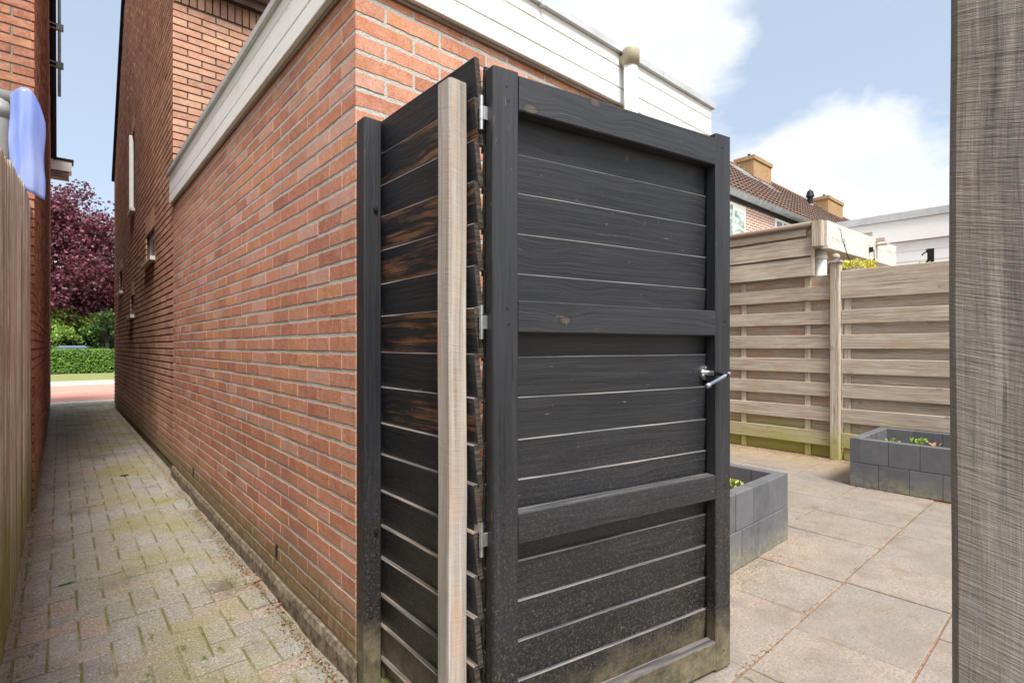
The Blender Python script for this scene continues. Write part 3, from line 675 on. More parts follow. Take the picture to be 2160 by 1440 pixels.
# hinges in the gap between panel and gate
for zc in (1.772, 1.214, .634):
    mb = MB(); hx, hy = .0865, -.592
    mb.tube([(hx, hy, zc - .045), (hx, hy, zc - .02)], .0055, 12); mb.tube([(hx, hy, zc - .019), (hx, hy, zc + .019)], .0062, 12); mb.tube([(hx, hy, zc + .020), (hx, hy, zc + .045)], .0055, 12)
    mb.bar((hx, hy - .003, zc), (hx + .022, hy - .008, zc), (0, 1, 0), (0, 0, 1), .0035, .036, .0005)
    mb.bar((hx, hy, zc + .028), (hx, hy + .03, zc + .028), (1, 0, 0), (0, 0, 1), .003, .03, .0005)
    mb.build('hinge', 'steel', gate)
hd = MB(); hd.tube([gp(.888, .0, 1.055), gp(.888, .052, 1.053)], .0065, 10); hd.tube([gp(.888, .048, 1.053), gp(.872, .058, 1.052)], .008, 10)
hdo = hd.build('handle', 'iron', gate, smooth=True)
hd = MB(); hd.tube([gp(.892, -GT - .012, 1.055), gp(.892, -GT + .001, 1.055)], .026, 28); hd.tube([gp(.892, -GT, 1.055), gp(.892, -.008, 1.055)], .009, 14)
for t in (1.57, 3.7, 5.7): q = gp(.892 + .018 * math.cos(t), -GT, 1.055 + .018 * math.sin(t)); hd.tube([q, q + GN * .004], .004, 8)
hd.build('rose', 'steel', hdo)
hd = MB(); hd.tube([gp(.893, .052, 1.057), gp(.888, .052, 1.0555), gp(.79, .055, 1.024), gp(.786, .055, 1.0225), gp(.782, .055, 1.021), gp(.772, .055, 1.018)], [.0075, .0062, .0058, .0085, .0085, .0075], 14)
hd.build('lever', 'steel_blue', hdo, smooth=True)

# ------------------------------------------------------------------ houses
def roofgrid(mb, x0, x1, yA, zA, yB, zB, rows, dx, amp=.022, mi=0):
    """pantiles: eaves (yA,zA) to ridge (yB,zB)"""
    nx = int((x1 - x0) / dx); dy, dz = (yB - yA) / rows, (zB - zA) / rows
    L = math.hypot(yB - yA, zB - zA); ny, nz = -(zB - zA) / L, (yB - yA) / L
    if nz < 0: ny, nz = -ny, -nz
    for r in range(rows):
        vs, fs = [], []
        for e in (0, 1):
            lift = .045 if e == 0 else .008
            for i in range(nx + 1):
                x = x0 + i * dx; h = lift + amp * (abs(math.sin(x / .24 * math.pi)) * 2 - 1) + rng.uniform(-.003, .003)
                vs.append((x, yA + dy * (r + e) + ny * h, zA + dz * (r + e) + nz * h))
        for i in range(nx + 1):
            x = x0 + i * dx; vs.append((x, yA + dy * r + ny * (-.005), zA + dz * r + nz * (-.005)))
        n = nx + 1
        for i in range(nx): fs += [(i, i + 1, n + i + 1, n + i), (2 * n + i, 2 * n + i + 1, i + 1, i)]
        mb.mesh(vs, fs, None, mi)
EZ = 4.45; YN, YF = 3.81, 10.5; YR = (YN + YF) / 2; SL = 1.07; RZ = EZ + (YR - YN) * SL + .12

hs = empty('brick_house', (3, 7, 0), 'old red brick end house with gable wall along the right side of the alley', 'house')
gab = lambda y: 4.36 + SL * (min(y - YN, YF - y)) 
wins = [('A', 5.02, 5.76, 2.115, 2.44), ('B', 7.07, 7.55, 1.585, 1.86), ('C', 8.80, 9.42, 2.05, 2.42), ('D', 7.02, 7.40, 3.03, 4.12)]
mb = MB()
bricks(mb, (0, YN, 0), (0, 1, 0), (-1, 0, 0), YF - YN, .05, 7.9, holes=[(a - YN, b - YN, c, d + .19) for _, a, b, c, d in wins], topfn=lambda u: gab(u + YN), depth=.008, phase=1, jit=.0012, out=.0009, jt=.0145, jv=.004)
for _, a, b, c, d in wins:                                       # soldier course over each window
    k = a - .02
    while k < b:
        vs = [(-rng.uniform(-.002, .002), k + .004, d + .005), (-0.0, k + .058, d + .005), (0, k + .058, d + .185), (0, k + .004, d + .185)]
        vs2 = [(.02, y, z) for _, y, z in vs]
        mb.mesh(vs + vs2, [(0, 3, 2, 1), (0, 1, 5, 4), (1, 2, 6, 5), (2, 3, 7, 6), (3, 0, 4, 7)]); k += .0625
bricks(mb, (0, YN, 0), (1, 0, 0), (0, -1, 0), 6.0, 2.3, 4.25, depth=.008, phase=0, jit=.002, out=.002, jt=.012, mi=0)
k = 0.0
while k < 6.0:
    mb.mesh([(k + .005, YN - rng.uniform(-.002, .004), 4.255), (k + .058, YN, 4.255), (k + .058, YN, 4.43), (k + .005, YN, 4.43), (k + .005, YN + .02, 4.255), (k + .058, YN + .02, 4.255), (k + .058, YN + .02, 4.43), (k + .005, YN + .02, 4.43)],
            [(0, 1, 2, 3), (4, 5, 1, 0), (1, 5, 6, 2), (3, 2, 6, 7), (0, 3, 7, 4)]); k += .063
# mortar body with holes: built as slabs around each opening
ys = sorted({YN + .009, YF} | {y for w_ in wins for y in w_[1:3]})
for a, b in zip(ys, ys[1:]):
    ym = (a + b) / 2; segs = [(0.0, None)]
    hl = sorted([(w_[3], w_[4]) for w_ in wins if w_[1] < ym < w_[2]])
    z = 0.0; lst = []
    for h0, h1 in hl: lst.append((z, h0)); z = h1
    for z0, z1 in lst: mb.mesh([(x, y, zz) for x in (.013, .30) for y in (a, b) for zz in (z0, z1)], [(0, 1, 3, 2), (4, 6, 7, 5), (0, 4, 5, 1), (2, 3, 7, 6), (0, 2, 6, 4), (1, 5, 7, 3)], None, 1)
    prism(mb, [(a, z), (b, z), (b, gab(b))] + ([(YR, gab(YR))] if a < YR < b else []) + [(a, gab(a))], .013, .30, 1)
mb.box(.30, 7.0, YN + .009, YF, 0, 4.4, 'x', 0, mi=1)
mb.box(.013, 7.0, YN + .009, YN + .2, 4.25, 4.42, 'x', 0, mi=1)
mb.build('wall', ['brick_old', 'mortar_dark'], hs)
for nm, a, b, c, d in wins:
    r = .035
    w1 = MB(); w1.box(r, r + .06, a, a + .055, c, d, 'z', .003); w1.box(r, r + .06, b - .055, b, c, d, 'z', .003)
    w1.box(r, r + .058, a + .055, b - .055, c, c + .05, 'y', .003); w1.box(r, r + .058, a + .055, b - .055, d - .05, d, 'y', .003)
    fr = w1.build('window', 'cream', hs)
    w2 = MB(); w2.box(r + .03, r + .04, a + .05, b - .05, c + .04, d - .04, 'y'); w2.build('pane', 'glass', fr)
    w3 = MB(); w3.box(-.045, r + .005, a - .05, b + .04, c - .045, c - .003, 'y', .004); w3.build('sill', 'cream', fr)
w_ = MB(); w_.box(-.03, .02, 7.34, 7.41, 3.03, 4.12, 'z', .004); w_.build('shutter_rail', 'white_clean', hs)
# roof, verge, gutter
def verge(mb, x0, x1, yA, zA, yB, zB, n, th, step=.02, mi=0):
    for k in range(n):
        t0, t1 = k / n, (k + 1) / n
        y0, z0, y1, z1 = yA + (yB - yA) * t0, zA + (zB - zA) * t0, yA + (yB - yA) * t1, zA + (zB - zA) * t1
        prism(mb, [(y0, z0), (y1, z1), (y1, z1 + th), (y0, z0 + th + step)], x0, x1, mi)
mb = MB()
roofgrid(mb, .0, 7.0, YN - .16, EZ + .02, YR, RZ, 17, .055)
roofgrid(mb, .0, 7.0, YF + .16, EZ + .02, YR, RZ, 17, .22)
prism(mb, [(YN - .1, EZ - .05), (YR, RZ - .1), (YF + .1, EZ - .05), (YF + .1, EZ + .05), (YR, RZ), (YN - .1, EZ + .05)], 0.0, 7.0)
ro = mb.build('roof', 'rooftile', hs)
mb = MB(); verge(mb, -.04, .02, YF + .04, EZ - .22, YR, RZ - .14, 18, .06); verge(mb, -.055, .02, YN - .12, EZ - .02, YR, RZ - .14, 18, .11)
mb.build('verge', 'tile_edge', ro)
def gutter(x0, x1, y, z, r, parent):
    mb = MB(); pts = []
    prof = [(-r * math.cos(t), -r * math.sin(t)) for t in [math.pi * q / 10 for q in range(11)]] + [(r * .9 * math.cos(t) , -r * .9 * math.sin(t)) for t in [math.pi * q / 10 for q in range(11)]]
    mb.board((x0, y, z), (x1, y, z), (0, 1, 0), (0, 0, 1), prof)
    mb.tube([(x0, y - r, z + .003), (x1, y - r, z + .003)], .009, 8)
    for q in range(int(x0), int(x1)): mb.tube([(q + .4, y - (r + .003) * math.cos(t), z - (r + .003) * math.sin(t)) for t in [math.pi * w / 8 for w in range(9)]], .006, 6)
    return mb.build('gutter', 'zinc', parent)
gutter(-.05, 6.995, YN - .13, EZ + .12, .085, hs)
mb = MB(); mb.box(-.02, 6.99, YN - .05, YN + .01, 4.42, 4.52, 'x', .003); mb.build('fascia_board', 'purple', hs)

# terraced houses to the right
RZ = 7.68
th = empty('terraced_house', (19, 7, 0), 'far brick terraced row with brown tiled roof and lichen covered chimneys', 'house')
mb = MB(); XE = 31.0
mb.mesh([(7, YN, 0), (XE, YN, 0), (XE, YN, 4.5), (7, YN, 4.5), (7, YF, 0), (XE, YF, 0), (XE, YF, 4.5), (7, YF, 4.5)], [(0, 1, 2, 3), (1, 5, 6, 2), (5, 4, 7, 6), (4, 0, 3, 7)],
        [[(7, 0), (XE, 0), (XE, 4.5), (7, 4.5)], [(0, 0), (7, 0), (7, 4.5), (0, 4.5)], [(0, 0), (24, 0), (24, 4.5), (0, 4.5)], [(0, 0), (7, 0), (7, 4.5), (0, 4.5)]])
mb.face([(XE, YN, 4.5), (XE, YF, 4.5), (XE, YR, RZ)], [(0, 0), (6.7, 0), (3.3, 3.6)])
mb.build('wall', 'brick_far', th)
mb = MB(); roofgrid(mb, 7.0, 19.2, YN - .06, EZ + .08, YR, RZ, 13, .044); 
roofgrid(mb, 19.2, XE, YN - .06, EZ + .08, YR, RZ, 13, .055)
roofgrid(mb, 7.0, XE, YF + .16, EZ + .02, YR, RZ, 13, .22)
rf = mb.build('roof', 'rooftile', th)
mb = MB()
for k in range(int((XE - 7) / .3)): mb.ball((7.15 + k * .3, YR, RZ + .01), .1, 8, 5, sq=(1.6, 1, .8))
mb.build('ridge', 'rooftile_red', rf, smooth=True)
for x0, x1 in ((18.0, 19.5), (25.6, 27.6)):
    mb = MB(); prism(mb, [(6.62, 6.9), (7.3, 6.9), (7.3, 7.98), (6.62, 7.98)], x0, x1); prism(mb, [(6.58, 7.88), (7.34, 7.88), (7.34, 8.02), (6.58, 8.02)], x0 - .04, x1 + .04)
    ch = mb.build('chimney', 'chimney', rf)
    for q in (.25, .6): mb = MB(); mb.tube([(x0 + (x1 - x0) * q, 6.95, 8.0), (x0 + (x1 - x0) * q, 6.95, 8.22)], [.07, .05], 10); mb.build('chimney_pot', 'iron', rf)
mb = MB(); mb.tube([(23.35, 6.6, 6.8), (23.35, 6.6, 7.2)], .13, 12, 1); mb.tube([(23.35, 6.6, 7.18), (23.35, 6.6, 7.5), (23.35, 6.6, 7.52), (23.35, 6.6, 7.75), (23.35, 6.6, 7.82)], [.11, .11, .17, .11, .02], 12)
mb.build('flue', ['iron', 'zinc'], rf)
mb = MB()
for (x0, x1, t0, t1) in ((16.4, 17.6, .72, .90), (17.9, 18.9, .66, .80)):
    yy = lambda t: YN + (YR - YN) * t; zz = lambda t: EZ + (RZ - EZ) * t + .1
    mb.mesh([(x0, yy(t0), zz(t0)), (x1, yy(t0), zz(t0)), (x1, yy(t1), zz(t1)), (x0, yy(t1), zz(t1)), (x0, yy(t0), zz(t0) - .2), (x1, yy(t0), zz(t0) - .2), (x1, yy(t1), zz(t1) - .2), (x0, yy(t1), zz(t1) - .2)], [(0, 1, 2, 3), (4, 5, 1, 0), (5, 6, 2, 1), (7, 4, 0, 3), (6, 7, 3, 2)])
mb.build('roof_window', 'zinc', rf)
gutter(7.005, XE, YN - .14, EZ + .09, .085, th)
mb = MB(); mb.box(7.01, XE, YN - .05, YN - .003, 4.40, 4.54, 'x', .003); mb.build('fascia_board', 'dark', th)
for (x0, x1, z0, z1, gm) in ((9.0, 11.18, 3.2, 4.36, 'glass_g'), (12.83, 15.4, 3.2, 4.38, 'glass'), (19, 21, 3.2, 4.36, 'glass')):
    mb = MB(); y = YN - .012; f = .06
    for a, b in ((x0, x0 + f), (x1 - f, x1), (x1 - .62, x1 - .62 + f)) if gm == 'glass_g' else ((x0, x0 + f), (x1 - f, x1), (x0 + .42, x0 + .50)): mb.box(a, b, y - .02, y + .03, z0, z1, 'z', .004)
    mb.box(x0 + f, x1 - f, y - .018, y + .028, z0, z0 + f, 'x', .003); mb.box(x0 + f, x1 - f, y - .018, y + .028, z1 - f, z1, 'x', .003)
    if gm == 'glass_g': mb.box(x1 - .56, x1 - f, y - .016, y + .02, z1 - f - .10, z1 - f, 'x', .003)
    wf = mb.build('window', 'cream', th)
    mb = MB(); mb.box(x0 + .03, x1 - .03, y - .004, y + .004, z0 + .03, z1 - .03, 'x'); mb.build('pane', gm, wf)

# house on the left of the alley
XL = -.897; LN, LF = 3.20, 11.25; LR = (LN + LF) / 2
lh = empty('brick_house', (-3, 7, 0), 'brick house on the left of the alley with dark bargeboard and thin mast', 'house')
gl = lambda y: 4.62 + SL * min(y - LN, LF - y)
mb = MB()
bricks(mb, (XL, LN, 0), (0, 1, 0), (1, 0, 0), LF - LN, .03, 8.6, topfn=lambda u: gl(u + LN), depth=.012, jit=.002, out=.003, jt=.012, phase=1)
bricks(mb, (XL, LN, 0), (-1, 0, 0), (0, -1, 0), 1.6, 1.2, 4.6, depth=.007, phase=0, jt=.012)
prism(mb, [(LN + .008, 0), (LF, 0), (LF, 4.62), (LR, gl(LR)), (LN + .008, 4.62)], XL - 6, XL - .012, 1)
mb.build('wall', ['brick_left', 'mortar_mid'], lh)
mb = MB(); rz = gl(LR) + .15
prism(mb, [(LN - .2, 4.55), (LR, rz - .1), (LF + .2, 4.55), (LF + .2, 4.68), (LR, rz + .03), (LN - .2, 4.68)], XL - 6, XL + .04)
rl = mb.build('roof', 'rooftile', lh)
mb = MB(); prism(mb, [(LF + .22, 4.44), (LR, rz - .32), (LR, rz), (LF + .22, 4.72)], XL + .041, XL + .085); prism(mb, [(LN - .22, 4.44), (LR, rz - .32), (LR, rz), (LN - .22, 4.72)], XL + .041, XL + .085)
mb.build('bargeboard', 'purple', rl)
mb = MB(); mb.box(XL - 5, XL + .30, LF + .02, LF + .34, 4.46, 4.66, 'x', .006); mb.box(XL - 5, XL + .33, LF + .0, LF + .36, 4.661, 4.70, 'x', .006, mi=1); mb.box(XL - .3, XL + .26, LF + .04, LF + .30, 4.34, 4.459, 'x', .004, mi=2)
mb.build('eaves_box', ['white', 'iron', 'beam'], lh)
mb = MB(); mx, my = XL + .125, 9.2
mb.tube([(mx, my, 5.1), (mx, my, 9.5)], .021, 12)
for z in (5.55, 6.15, 6.9):
    for dz in (0, .07): mb.tube([(XL - .01, my - .05, z + dz - .01), (mx + .05, my, z + dz)], .008, 6)
    mb.box(mx - .04, mx + .05, my - .03, my + .03, z - .01, z + .085, 'z', .004)
mb.build('mast', 'zinc', lh)
mb = MB(); px_, py_ = -1.058, LN - .075
mb.tube([(px_, py_, .0), (px_, py_, 2.74), (px_, py_, 2.80)], .047, 20); mb.tube([(px_, py_, 2.66), (px_, py_, 2.765)], .053, 20); mb.tube([(px_ - .3, py_, 2.80), (px_ + .072, py_, 2.80)], .052, 20); mb.tube([(px_ + .06, py_, 2.80), (px_ + .0722, py_, 2.80)], .055, 20)
mb.build('downpipe', 'pvc_grey', lh, smooth=True)

# ------------------------------------------------------------------ fence on the left of the alley
lf = empty('wooden_fence', (-.93, 2.6, 0), 'weathered fence of upright grey boards with curved top on the left of the alley', 'fence')
prof = [(-1.5, 1.80), (1.04, 1.87), (1.53, 1.95), (2.04, 2.03), (2.85, 2.15), (3.25, 2.12), (3.59, 2.06), (5.1, 2.02)]
def ftop(y):
    for (a, za), (b, zb) in zip(prof, prof[1:]):
        if y <= b: return za + (zb - za) * (y - a) / (b - a)
    return prof[-1][1]
y = -1.4; k = 0; A = MB()
while y < 5.0:
    wd = rng.uniform(.055, .095); off = rng.choice([0, .003, .007]) ; mi = 0 if rng.random() < .68 else 1
    A.bar((-.925 - off, y + wd / 2, -.01), (-.925 - off, y + wd / 2, ftop(y + wd / 2) + rng.uniform(-.006, .006)), (1, 0, 0), (0, 1, 0), .018, wd - .003, .003, mi=mi, nseg=5, wob=.0015)
    y += wd
A.build('board_panel', ['fence_left', 'fence_left2'], lf)
A = MB()
for z in (.4, 1.5): A.box(-1.0, -.95, -1.4, 5, z, z + .07, 'y', .003)
A.build('rail', 'fence_left2', lf)
A = MB(); A.bar((-.955, 5.03, 0), (-.955, 5.03, 2.02), (1, 0, 0), (0, 1, 0), .075, .05, .004); A.build('post', 'fence_left2', lf)

# blue clear plastic sheet
mb = MB(); nu, nv = 44, 24; vs = []
for i in range(nu + 1):
    for j in range(nv + 1):
        a = i / nu; b_ = j / nv
        zt = 2.71 - .17 * max(0, (a - .45) / .55) ** 2.4 - .05 * max(0, (.45 - a) / .45) ** 2; zb = 2.12 - .07 * a
        bow = .05 * math.sin(math.pi * a) + .0022 * math.sin(a * 21 + b_ * 1.5) * (1 - .5 * b_) + .004 * math.sin(a * 7 + b_ * 6)
        vs.append((-.992 + .160 * a + .004 * math.sin(b_ * 9), 2.62 - bow + .03 * b_, zb + (zt - zb) * b_))
fs = [(i * (nv + 1) + j, (i + 1) * (nv + 1) + j, (i + 1) * (nv + 1) + j + 1, i * (nv + 1) + j + 1) for i in range(nu) for j in range(nv)]
mb.mesh(vs, fs); o = mb.build('plastic_sheet', 'blue', smooth=True, orig=(-.92, 2.6, 2.1)); tag(o, 'curved translucent blue plastic sheet sticking up behind the left fence', 'plastic sheet')
so_ = o.modifiers.new('thickness', 'SOLIDIFY'); so_.thickness = .003

# ------------------------------------------------------------------ garden fence at the back
XFc = 5.24
def back_fence(y0, y1, ztop, label, fronts, backs, batt, bm='fence_back'):
    f = empty('wooden_fence', (XFc, (y0 + y1) / 2, 0), label, 'fence', 'weathered screens at the back of the patio')
    A = MB()
    for (a, b) in fronts: A.board((XFc - .014, y0, (a + b) / 2), (XFc - .014, y1, (a + b) / 2), (1, 0, 0), (0, 0, 1), [(-.009 , -(b - a) / 2), (.009, -(b - a) / 2), (.009, (b - a) / 2), (-.006, (b - a) / 2), (-.009, (b - a) / 2 - .004)], nseg=14, wob=.0022)
    A.build('front_boards', 'fence', f)
    A = MB()
    for (a, b) in backs: A.board((XFc + .036, y0, (a + b) / 2), (XFc + .036, y1, (a + b) / 2), (1, 0, 0), (0, 0, 1), [(-.009, -(b - a) / 2), (.009, -(b - a) / 2), (.009, (b - a) / 2), (-.009, (b - a) / 2)], nseg=14, wob=.0018)
    A.build('back_boards', bm, f)
    for yb in batt: A = MB(); A.box(XFc - .004, XFc + .026, yb - .028, yb + .028, .0, ztop - .02, 'z', .002); A.build('batten', 'fence', f)
    return f
fr = [(1.635, 1.775), (1.381, 1.518), (1.128, 1.268), (.874, 1.02), (.632, .772), (.378, .520), (.125, .268)]
bk = [(1.755, 1.893), (1.50, 1.66), (1.25, 1.40), (1.0, 1.15), (.75, .9), (.50, .66), (.25, .40), (.0, .15)]
back_fence(.175, 3.7, 1.89, 'weathered horizontal board screen left of the ball topped post, under the boarded wall', fr, bk, (.40, 1.085, 2.2, 3.4))
back_fence(-3.6, .075, 1.91, 'weathered horizontal board screen right of the ball topped post, behind the planter', [(1.776, 1.916)] + fr, [(1.50, 1.66), (1.25, 1.40), (1.0, 1.15), (.75, .9), (.50, .66), (.25, .40), (.0, .15)], (.03, -.9, -1.8, -2.7), 'fence')
A = MB(); A.bar((5.215, .125, 0), (5.215, .125, 2.0), (1, 0, 0), (0, 1, 0), .09, .09, .008, nseg=10, wob=.0015)
pb = A.build('fence_post', 'fence', orig=(5.215, .125, 0)); tag(pb, 'weathered square fence post topped with a flat cap and ball', 'post')
A = MB(); A.bar((5.215, .125, 2.0), (5.215, .125, 2.022), (1, 0, 0), (0, 1, 0), .122, .122, .006); A.tube([(5.215, .125, 2.022), (5.215, .125, 2.034)], .03, 14); A.ball((5.215, .125, 2.064), .036, 16, 12)
A.build('post_cap', 'raw', pb, smooth=False)

# boarded wall above the left screen
up = empty('timber_lean_to', (5.2, 2, 1.9), 'raised boarded wall with dark top rail above the left screen', 'shed')
A = MB()
for a, b, yb in ((2.318, 2.40, .40), (2.106, 2.292, .335), (1.893, 2.085, .335)):
    A.board((5.20, yb, (a + b) / 2), (5.20, 3.7, (a + b) / 2), (1, 0, 0), (0, 0, 1), [(-.012, -(b - a) / 2), (.009, -(b - a) / 2), (.006, (b - a) / 2), (-.003, (b - a) / 2)], nseg=14, wob=.003)
A.build('front_boards', 'fence', up)
A = MB(); A.box(5.222, 5.24, .335, 3.7, 1.9, 2.44, 'y', .002); A.build('back_boards', 'fence_back', up)
A = MB(); A.tube([(5.19, y_, 2.43) for y_ in (.33, 1.3, 2.4, 3.7)], .034, 14); A.build('top_rail', 'beam', up, smooth=True)
A = MB(); A.bar((5.20, .285, 2.19), (5.20, .285, 2.455), (1, 0, 0), (0, 1, 0), .10, .095, .004); A.box(5.19, 5.215, .322, .35, 1.89, 2.3, 'z', .002); A.build('post', 'fence', up)

# white canopy behind the fence
cp = empty('canopy', (6.5, .3, 2.2), 'old white painted canopy beam with iron hooks behind the garden fence', 'canopy')
A = MB(); A.board((5.26, .24, 2.33), (7.95, .24, 2.40), (0, 1, 0), (0, 0, 1), [(-.02, -.13), (.02, -.13), (.02, .13), (-.02, .13)], nseg=8, wob=.004); A.build('fascia_board', 'white_old', cp)
A = MB(); A.board((5.26, .23, 2.185), (7.95, .23, 2.25), (0, 1, 0), (0, 0, 1), [(-.022, -.012), (.05, -.012), (.05, .012), (-.022, .012)]); A.build('trim', 'cream', cp)
A = MB(); A.box(5.27, 7.95, .29, 3.6, 2.24, 2.30, 'x'); A.build('roof', 'white_old', cp)
A = MB(); A.tube([(5.42, .34, 0), (5.42, .34, 2.2)], .065, 16); A.tube([(5.42, .34, 2.08), (5.42, .34, 2.12)], .07, 16); A.build('downpipe', 'pvc', cp, smooth=True)
for x_, y_ in ((7.0, .30), (7.55, 1.5)): A = MB(); A.tube([(x_, y_, 0), (x_, y_, 2.25)], .022, 8); A.build('post', 'pvc', cp)
A = MB()
for (y0, z0, x_, dx) in ((.26, 2.58, 7, 0), (.13, 2.49, 7, 0)): A.box(x_, x_ + .05, y0, y0 + 1.2, z0 - .022, z0 + .022, 'y', .003)
A.bar((7.02, .45, 2.50), (7.02, .3, 2.49), (1, 0, 0), (0, 0, 1), .03, .03)
A.box(6.98, 7.06, .10, .45, 2.42, 2.438, 'y', .002)
A.build('joist_end', 'fence', cp)
A = MB(); A.box(7.4, 7.44, .35, 3.6, 0, 2.25, 'y'); A.build('back_wall', 'cream', cp)

wb = empty('outbuilding', (8.5, -1, 0), 'white clad flat roofed outbuilding behind the garden fence', 'outbuilding')
A = MB()
z = 0.0
while z < 2.62:
    zt = min(z + .148, 2.665)
    A.board((8.5, -6, 0), (8.5, 3.6, 0), (1, 0, 0), (0, 0, 1), [(-.009, z), (.2, z), (.2, zt), (-.005, zt)]); z += .1485
A.build('cladding', 'white_clean', wb)
A = MB(); A.board((8.46, -6, 0), (8.46, 3.6, 0), (1, 0, 0), (0, 0, 1), [(-.01, 2.672), (.2, 2.672), (.2, 2.982), (-.01, 2.982)]); A.build('fascia_board', 'white_clean', wb)
A = MB(); A.board((8.44, -6, 0), (8.44, 3.65, 0), (1, 0, 0), (0, 0, 1), [(-.02, 2.985), (.3, 2.985), (.3, 3.10), (-.02, 3.09)]); A.build('roof_trim', 'alu', wb)
A = MB(); A.box(8.7, 13, -6, 3.6, 0, 3.0, 'x'); A.build('wall', 'white_clean', wb)

# hooks and hanging basket
def arc(cx, cy, cz, r, t0, t1, n=8, ax=(1, 0)): return [(cx + ax[0] * r * math.cos(t0 + (t1 - t0) * k / n), cy + ax[1] * r * math.cos(t0 + (t1 - t0) * k / n), cz + r * math.sin(t0 + (t1 - t0) * k / n)) for k in range(n + 1)]
hb = empty('hanging_basket', (5.63, .10, 2.0), 'hanging basket of yellow green flowers on an iron hook by the canopy beam', 'hanging basket')
A = MB(); A.tube([(5.60, .22, 2.42), (5.60, .195, 2.41), (5.585, .185, 2.34)] + arc(5.62, .18, 2.305, .036, math.pi, 2 * math.pi + .3), .0038, 6)
A.tube([(5.625, .175, 2.27), (5.625, .165, 2.22), (5.632, .15, 2.16), (5.628, .13, 2.1), (5.635, .12, 2.05)], .0045, 6)
A.tube(arc(5.625, .165, 2.235, .014, 0, 6.28), .003, 6)
for sx in (-.2, .2): A.tube([(5.635, .12, 2.06), (5.635 + sx * .6, .10, 2.05), (5.635 + sx, .1, 1.99)], .0022, 5)
A.build('hook', 'iron', hb)
A = MB()
for k in range(12):
    ph0, ph1 = math.pi / 2 + k * math.pi / 24, math.pi / 2 + (k + 1) * math.pi / 24
A.ball((5.66, .08, 1.95), .15, 14, 8, sq=(1.3, .8, .5)); A.build('pot', 'beam', hb)
A = MB()
for k in range(620):
    t, r = rng.uniform(0, 6.28), math.sqrt(rng.random()); x = 5.70 + .36 * r * math.cos(t); hgt = .05 + .07 * (x - 5.35)
    A.leaf((x, .08 + .17 * r * math.sin(t), 1.965 + rng.uniform(0, hgt * 1.4)), rng.uniform(.02, .04), asp=.8)
tag(A.build('flowers', 'yellow', hb), None, None, kind='stuff')
for (cx, cy, cz) in ((5.62, .06, 2.045), (5.64, .02, 2.03), (5.86, .04, 1.985)):
    A = MB()
    for k in range(16): A.leaf((cx + rng.gauss(0, .018), cy + rng.gauss(0, .015), cz + rng.gauss(0, .012)), .035, asp=.9)
    A.build('petals', 'petal', hb)
A = MB(); A.tube([(6.72, .205, 2.33), (6.72, .17, 2.33), (6.72, .17, 2.22)] + arc(6.74, .17, 2.22, .02, math.pi, 2 * math.pi), .005, 6); A.box(6.705, 6.735, .18, .22, 2.30, 2.36, 'z', .002)
o = A.build('hook', 'iron', orig=(6.72, .2, 2.3)); tag(o, 'small empty iron hook screwed to the far end of the white canopy beam', 'hook')
A = MB(); hy = -.615
A.box(5.32, 5.335, hy - .03, hy + .02, 1.86, 2.055, 'z', .002)
A.tube([(5.31, hy + .03, 1.92), (5.31, hy + .015, 1.95), (5.31, hy - .003, 1.985), (5.31, hy, 2.01), (5.31, hy + .02, 2.025), (5.31, hy + .04, 2.02), (5.31, hy + .058, 1.998)], .006, 6)
A.tube([(5.31, hy + .02, 2.025), (5.31, hy + .025, 2.05), (5.31, hy + .012, 2.055), (5.31, hy + .008, 2.02)], .005, 6)
o = A.build('iron_bracket', 'iron', orig=(5.32, hy, 1.9)); tag(o, 'black iron bracket with curled hook rising above the garden fence near the grey post', 'bracket')
A = MB()
for k in range(60): A.leaf((5.31 + rng.gauss(0, .03), -.60 + rng.gauss(0, .04), 1.90 + rng.gauss(0, .022)), .03, asp=.8)
o = A.build('plant', 'yellow', orig=(5.31, -.6, 1.88)); tag(o, 'pale yellow plant tip showing over the fence below the iron bracket', 'plant')

# ------------------------------------------------------------------ planters of stacked blocks
def planter(x0, x1, y0, y1, label, courses=2, bh=.197, bw=.2, th=.065, soil_z=.27, group='block planters on the patio', m='planter', yfirst=False):
    p = empty('planter', ((x0 + x1) / 2, (y0 + y1) / 2, 0), label, 'planter', group)
    A = MB()
    def row(a, b, k, horizontal, fixed0, fixed1):
        e = [b]; q = b - bw
        while q > a + .03: e.append(q); q -= bw
        e.append(a); e = e[::-1]
        for c, d in zip(e, e[1:]):
            z0, z1 = k * bh + .001, (k + 1) * bh - .001; j = rng.uniform(-.0015, .0015)
            if horizontal: A.box(c + .0015, d - .0015, fixed0 + j, fixed1 + j, z0, z1, 'x', .004)
            else: A.box(fixed0 + j, fixed1 + j, c + .0015, d - .0015, z0, z1, 'y', .004)
    for k in range(courses):
        if (k % 2 == 0) != yfirst:
            row(x0, x1, k, True, y0, y0 + th); row(x0, x1, k, True, y1 - th, y1)
            row(y0 + th, y1 - th, k, False, x0, x0 + th); row(y0 + th, y1 - th, k, False, x1 - th, x1)
        else:
            row(x0 + th, x1 - th, k, True, y0, y0 + th); row(x0 + th, x1 - th, k, True, y1 - th, y1)
            row(y0, y1, k, False, x0, x0 + th); row(y0, y1, k, False, x1 - th, x1)
    A.build('blocks', m, p)
    A = MB(); n = 14; vs = []
    for i in range(n + 1):
        for j in range(n + 1):
            X_, Y_ = x0 + th + (x1 - x0 - 2 * th) * i / n, y0 + th + (y1 - y0 - 2 * th) * j / n
            vs.append((X_, Y_, soil_z + .03 * noise.noise((X_ * 7, Y_ * 7, 1))))
    A.mesh(vs, [(i * (n + 1) + j, (i + 1) * (n + 1) + j, (i + 1) * (n + 1) + j + 1, i * (n + 1) + j + 1) for i in range(n) for j in range(n)]); A.build('soil', 'soil', p)
    return p
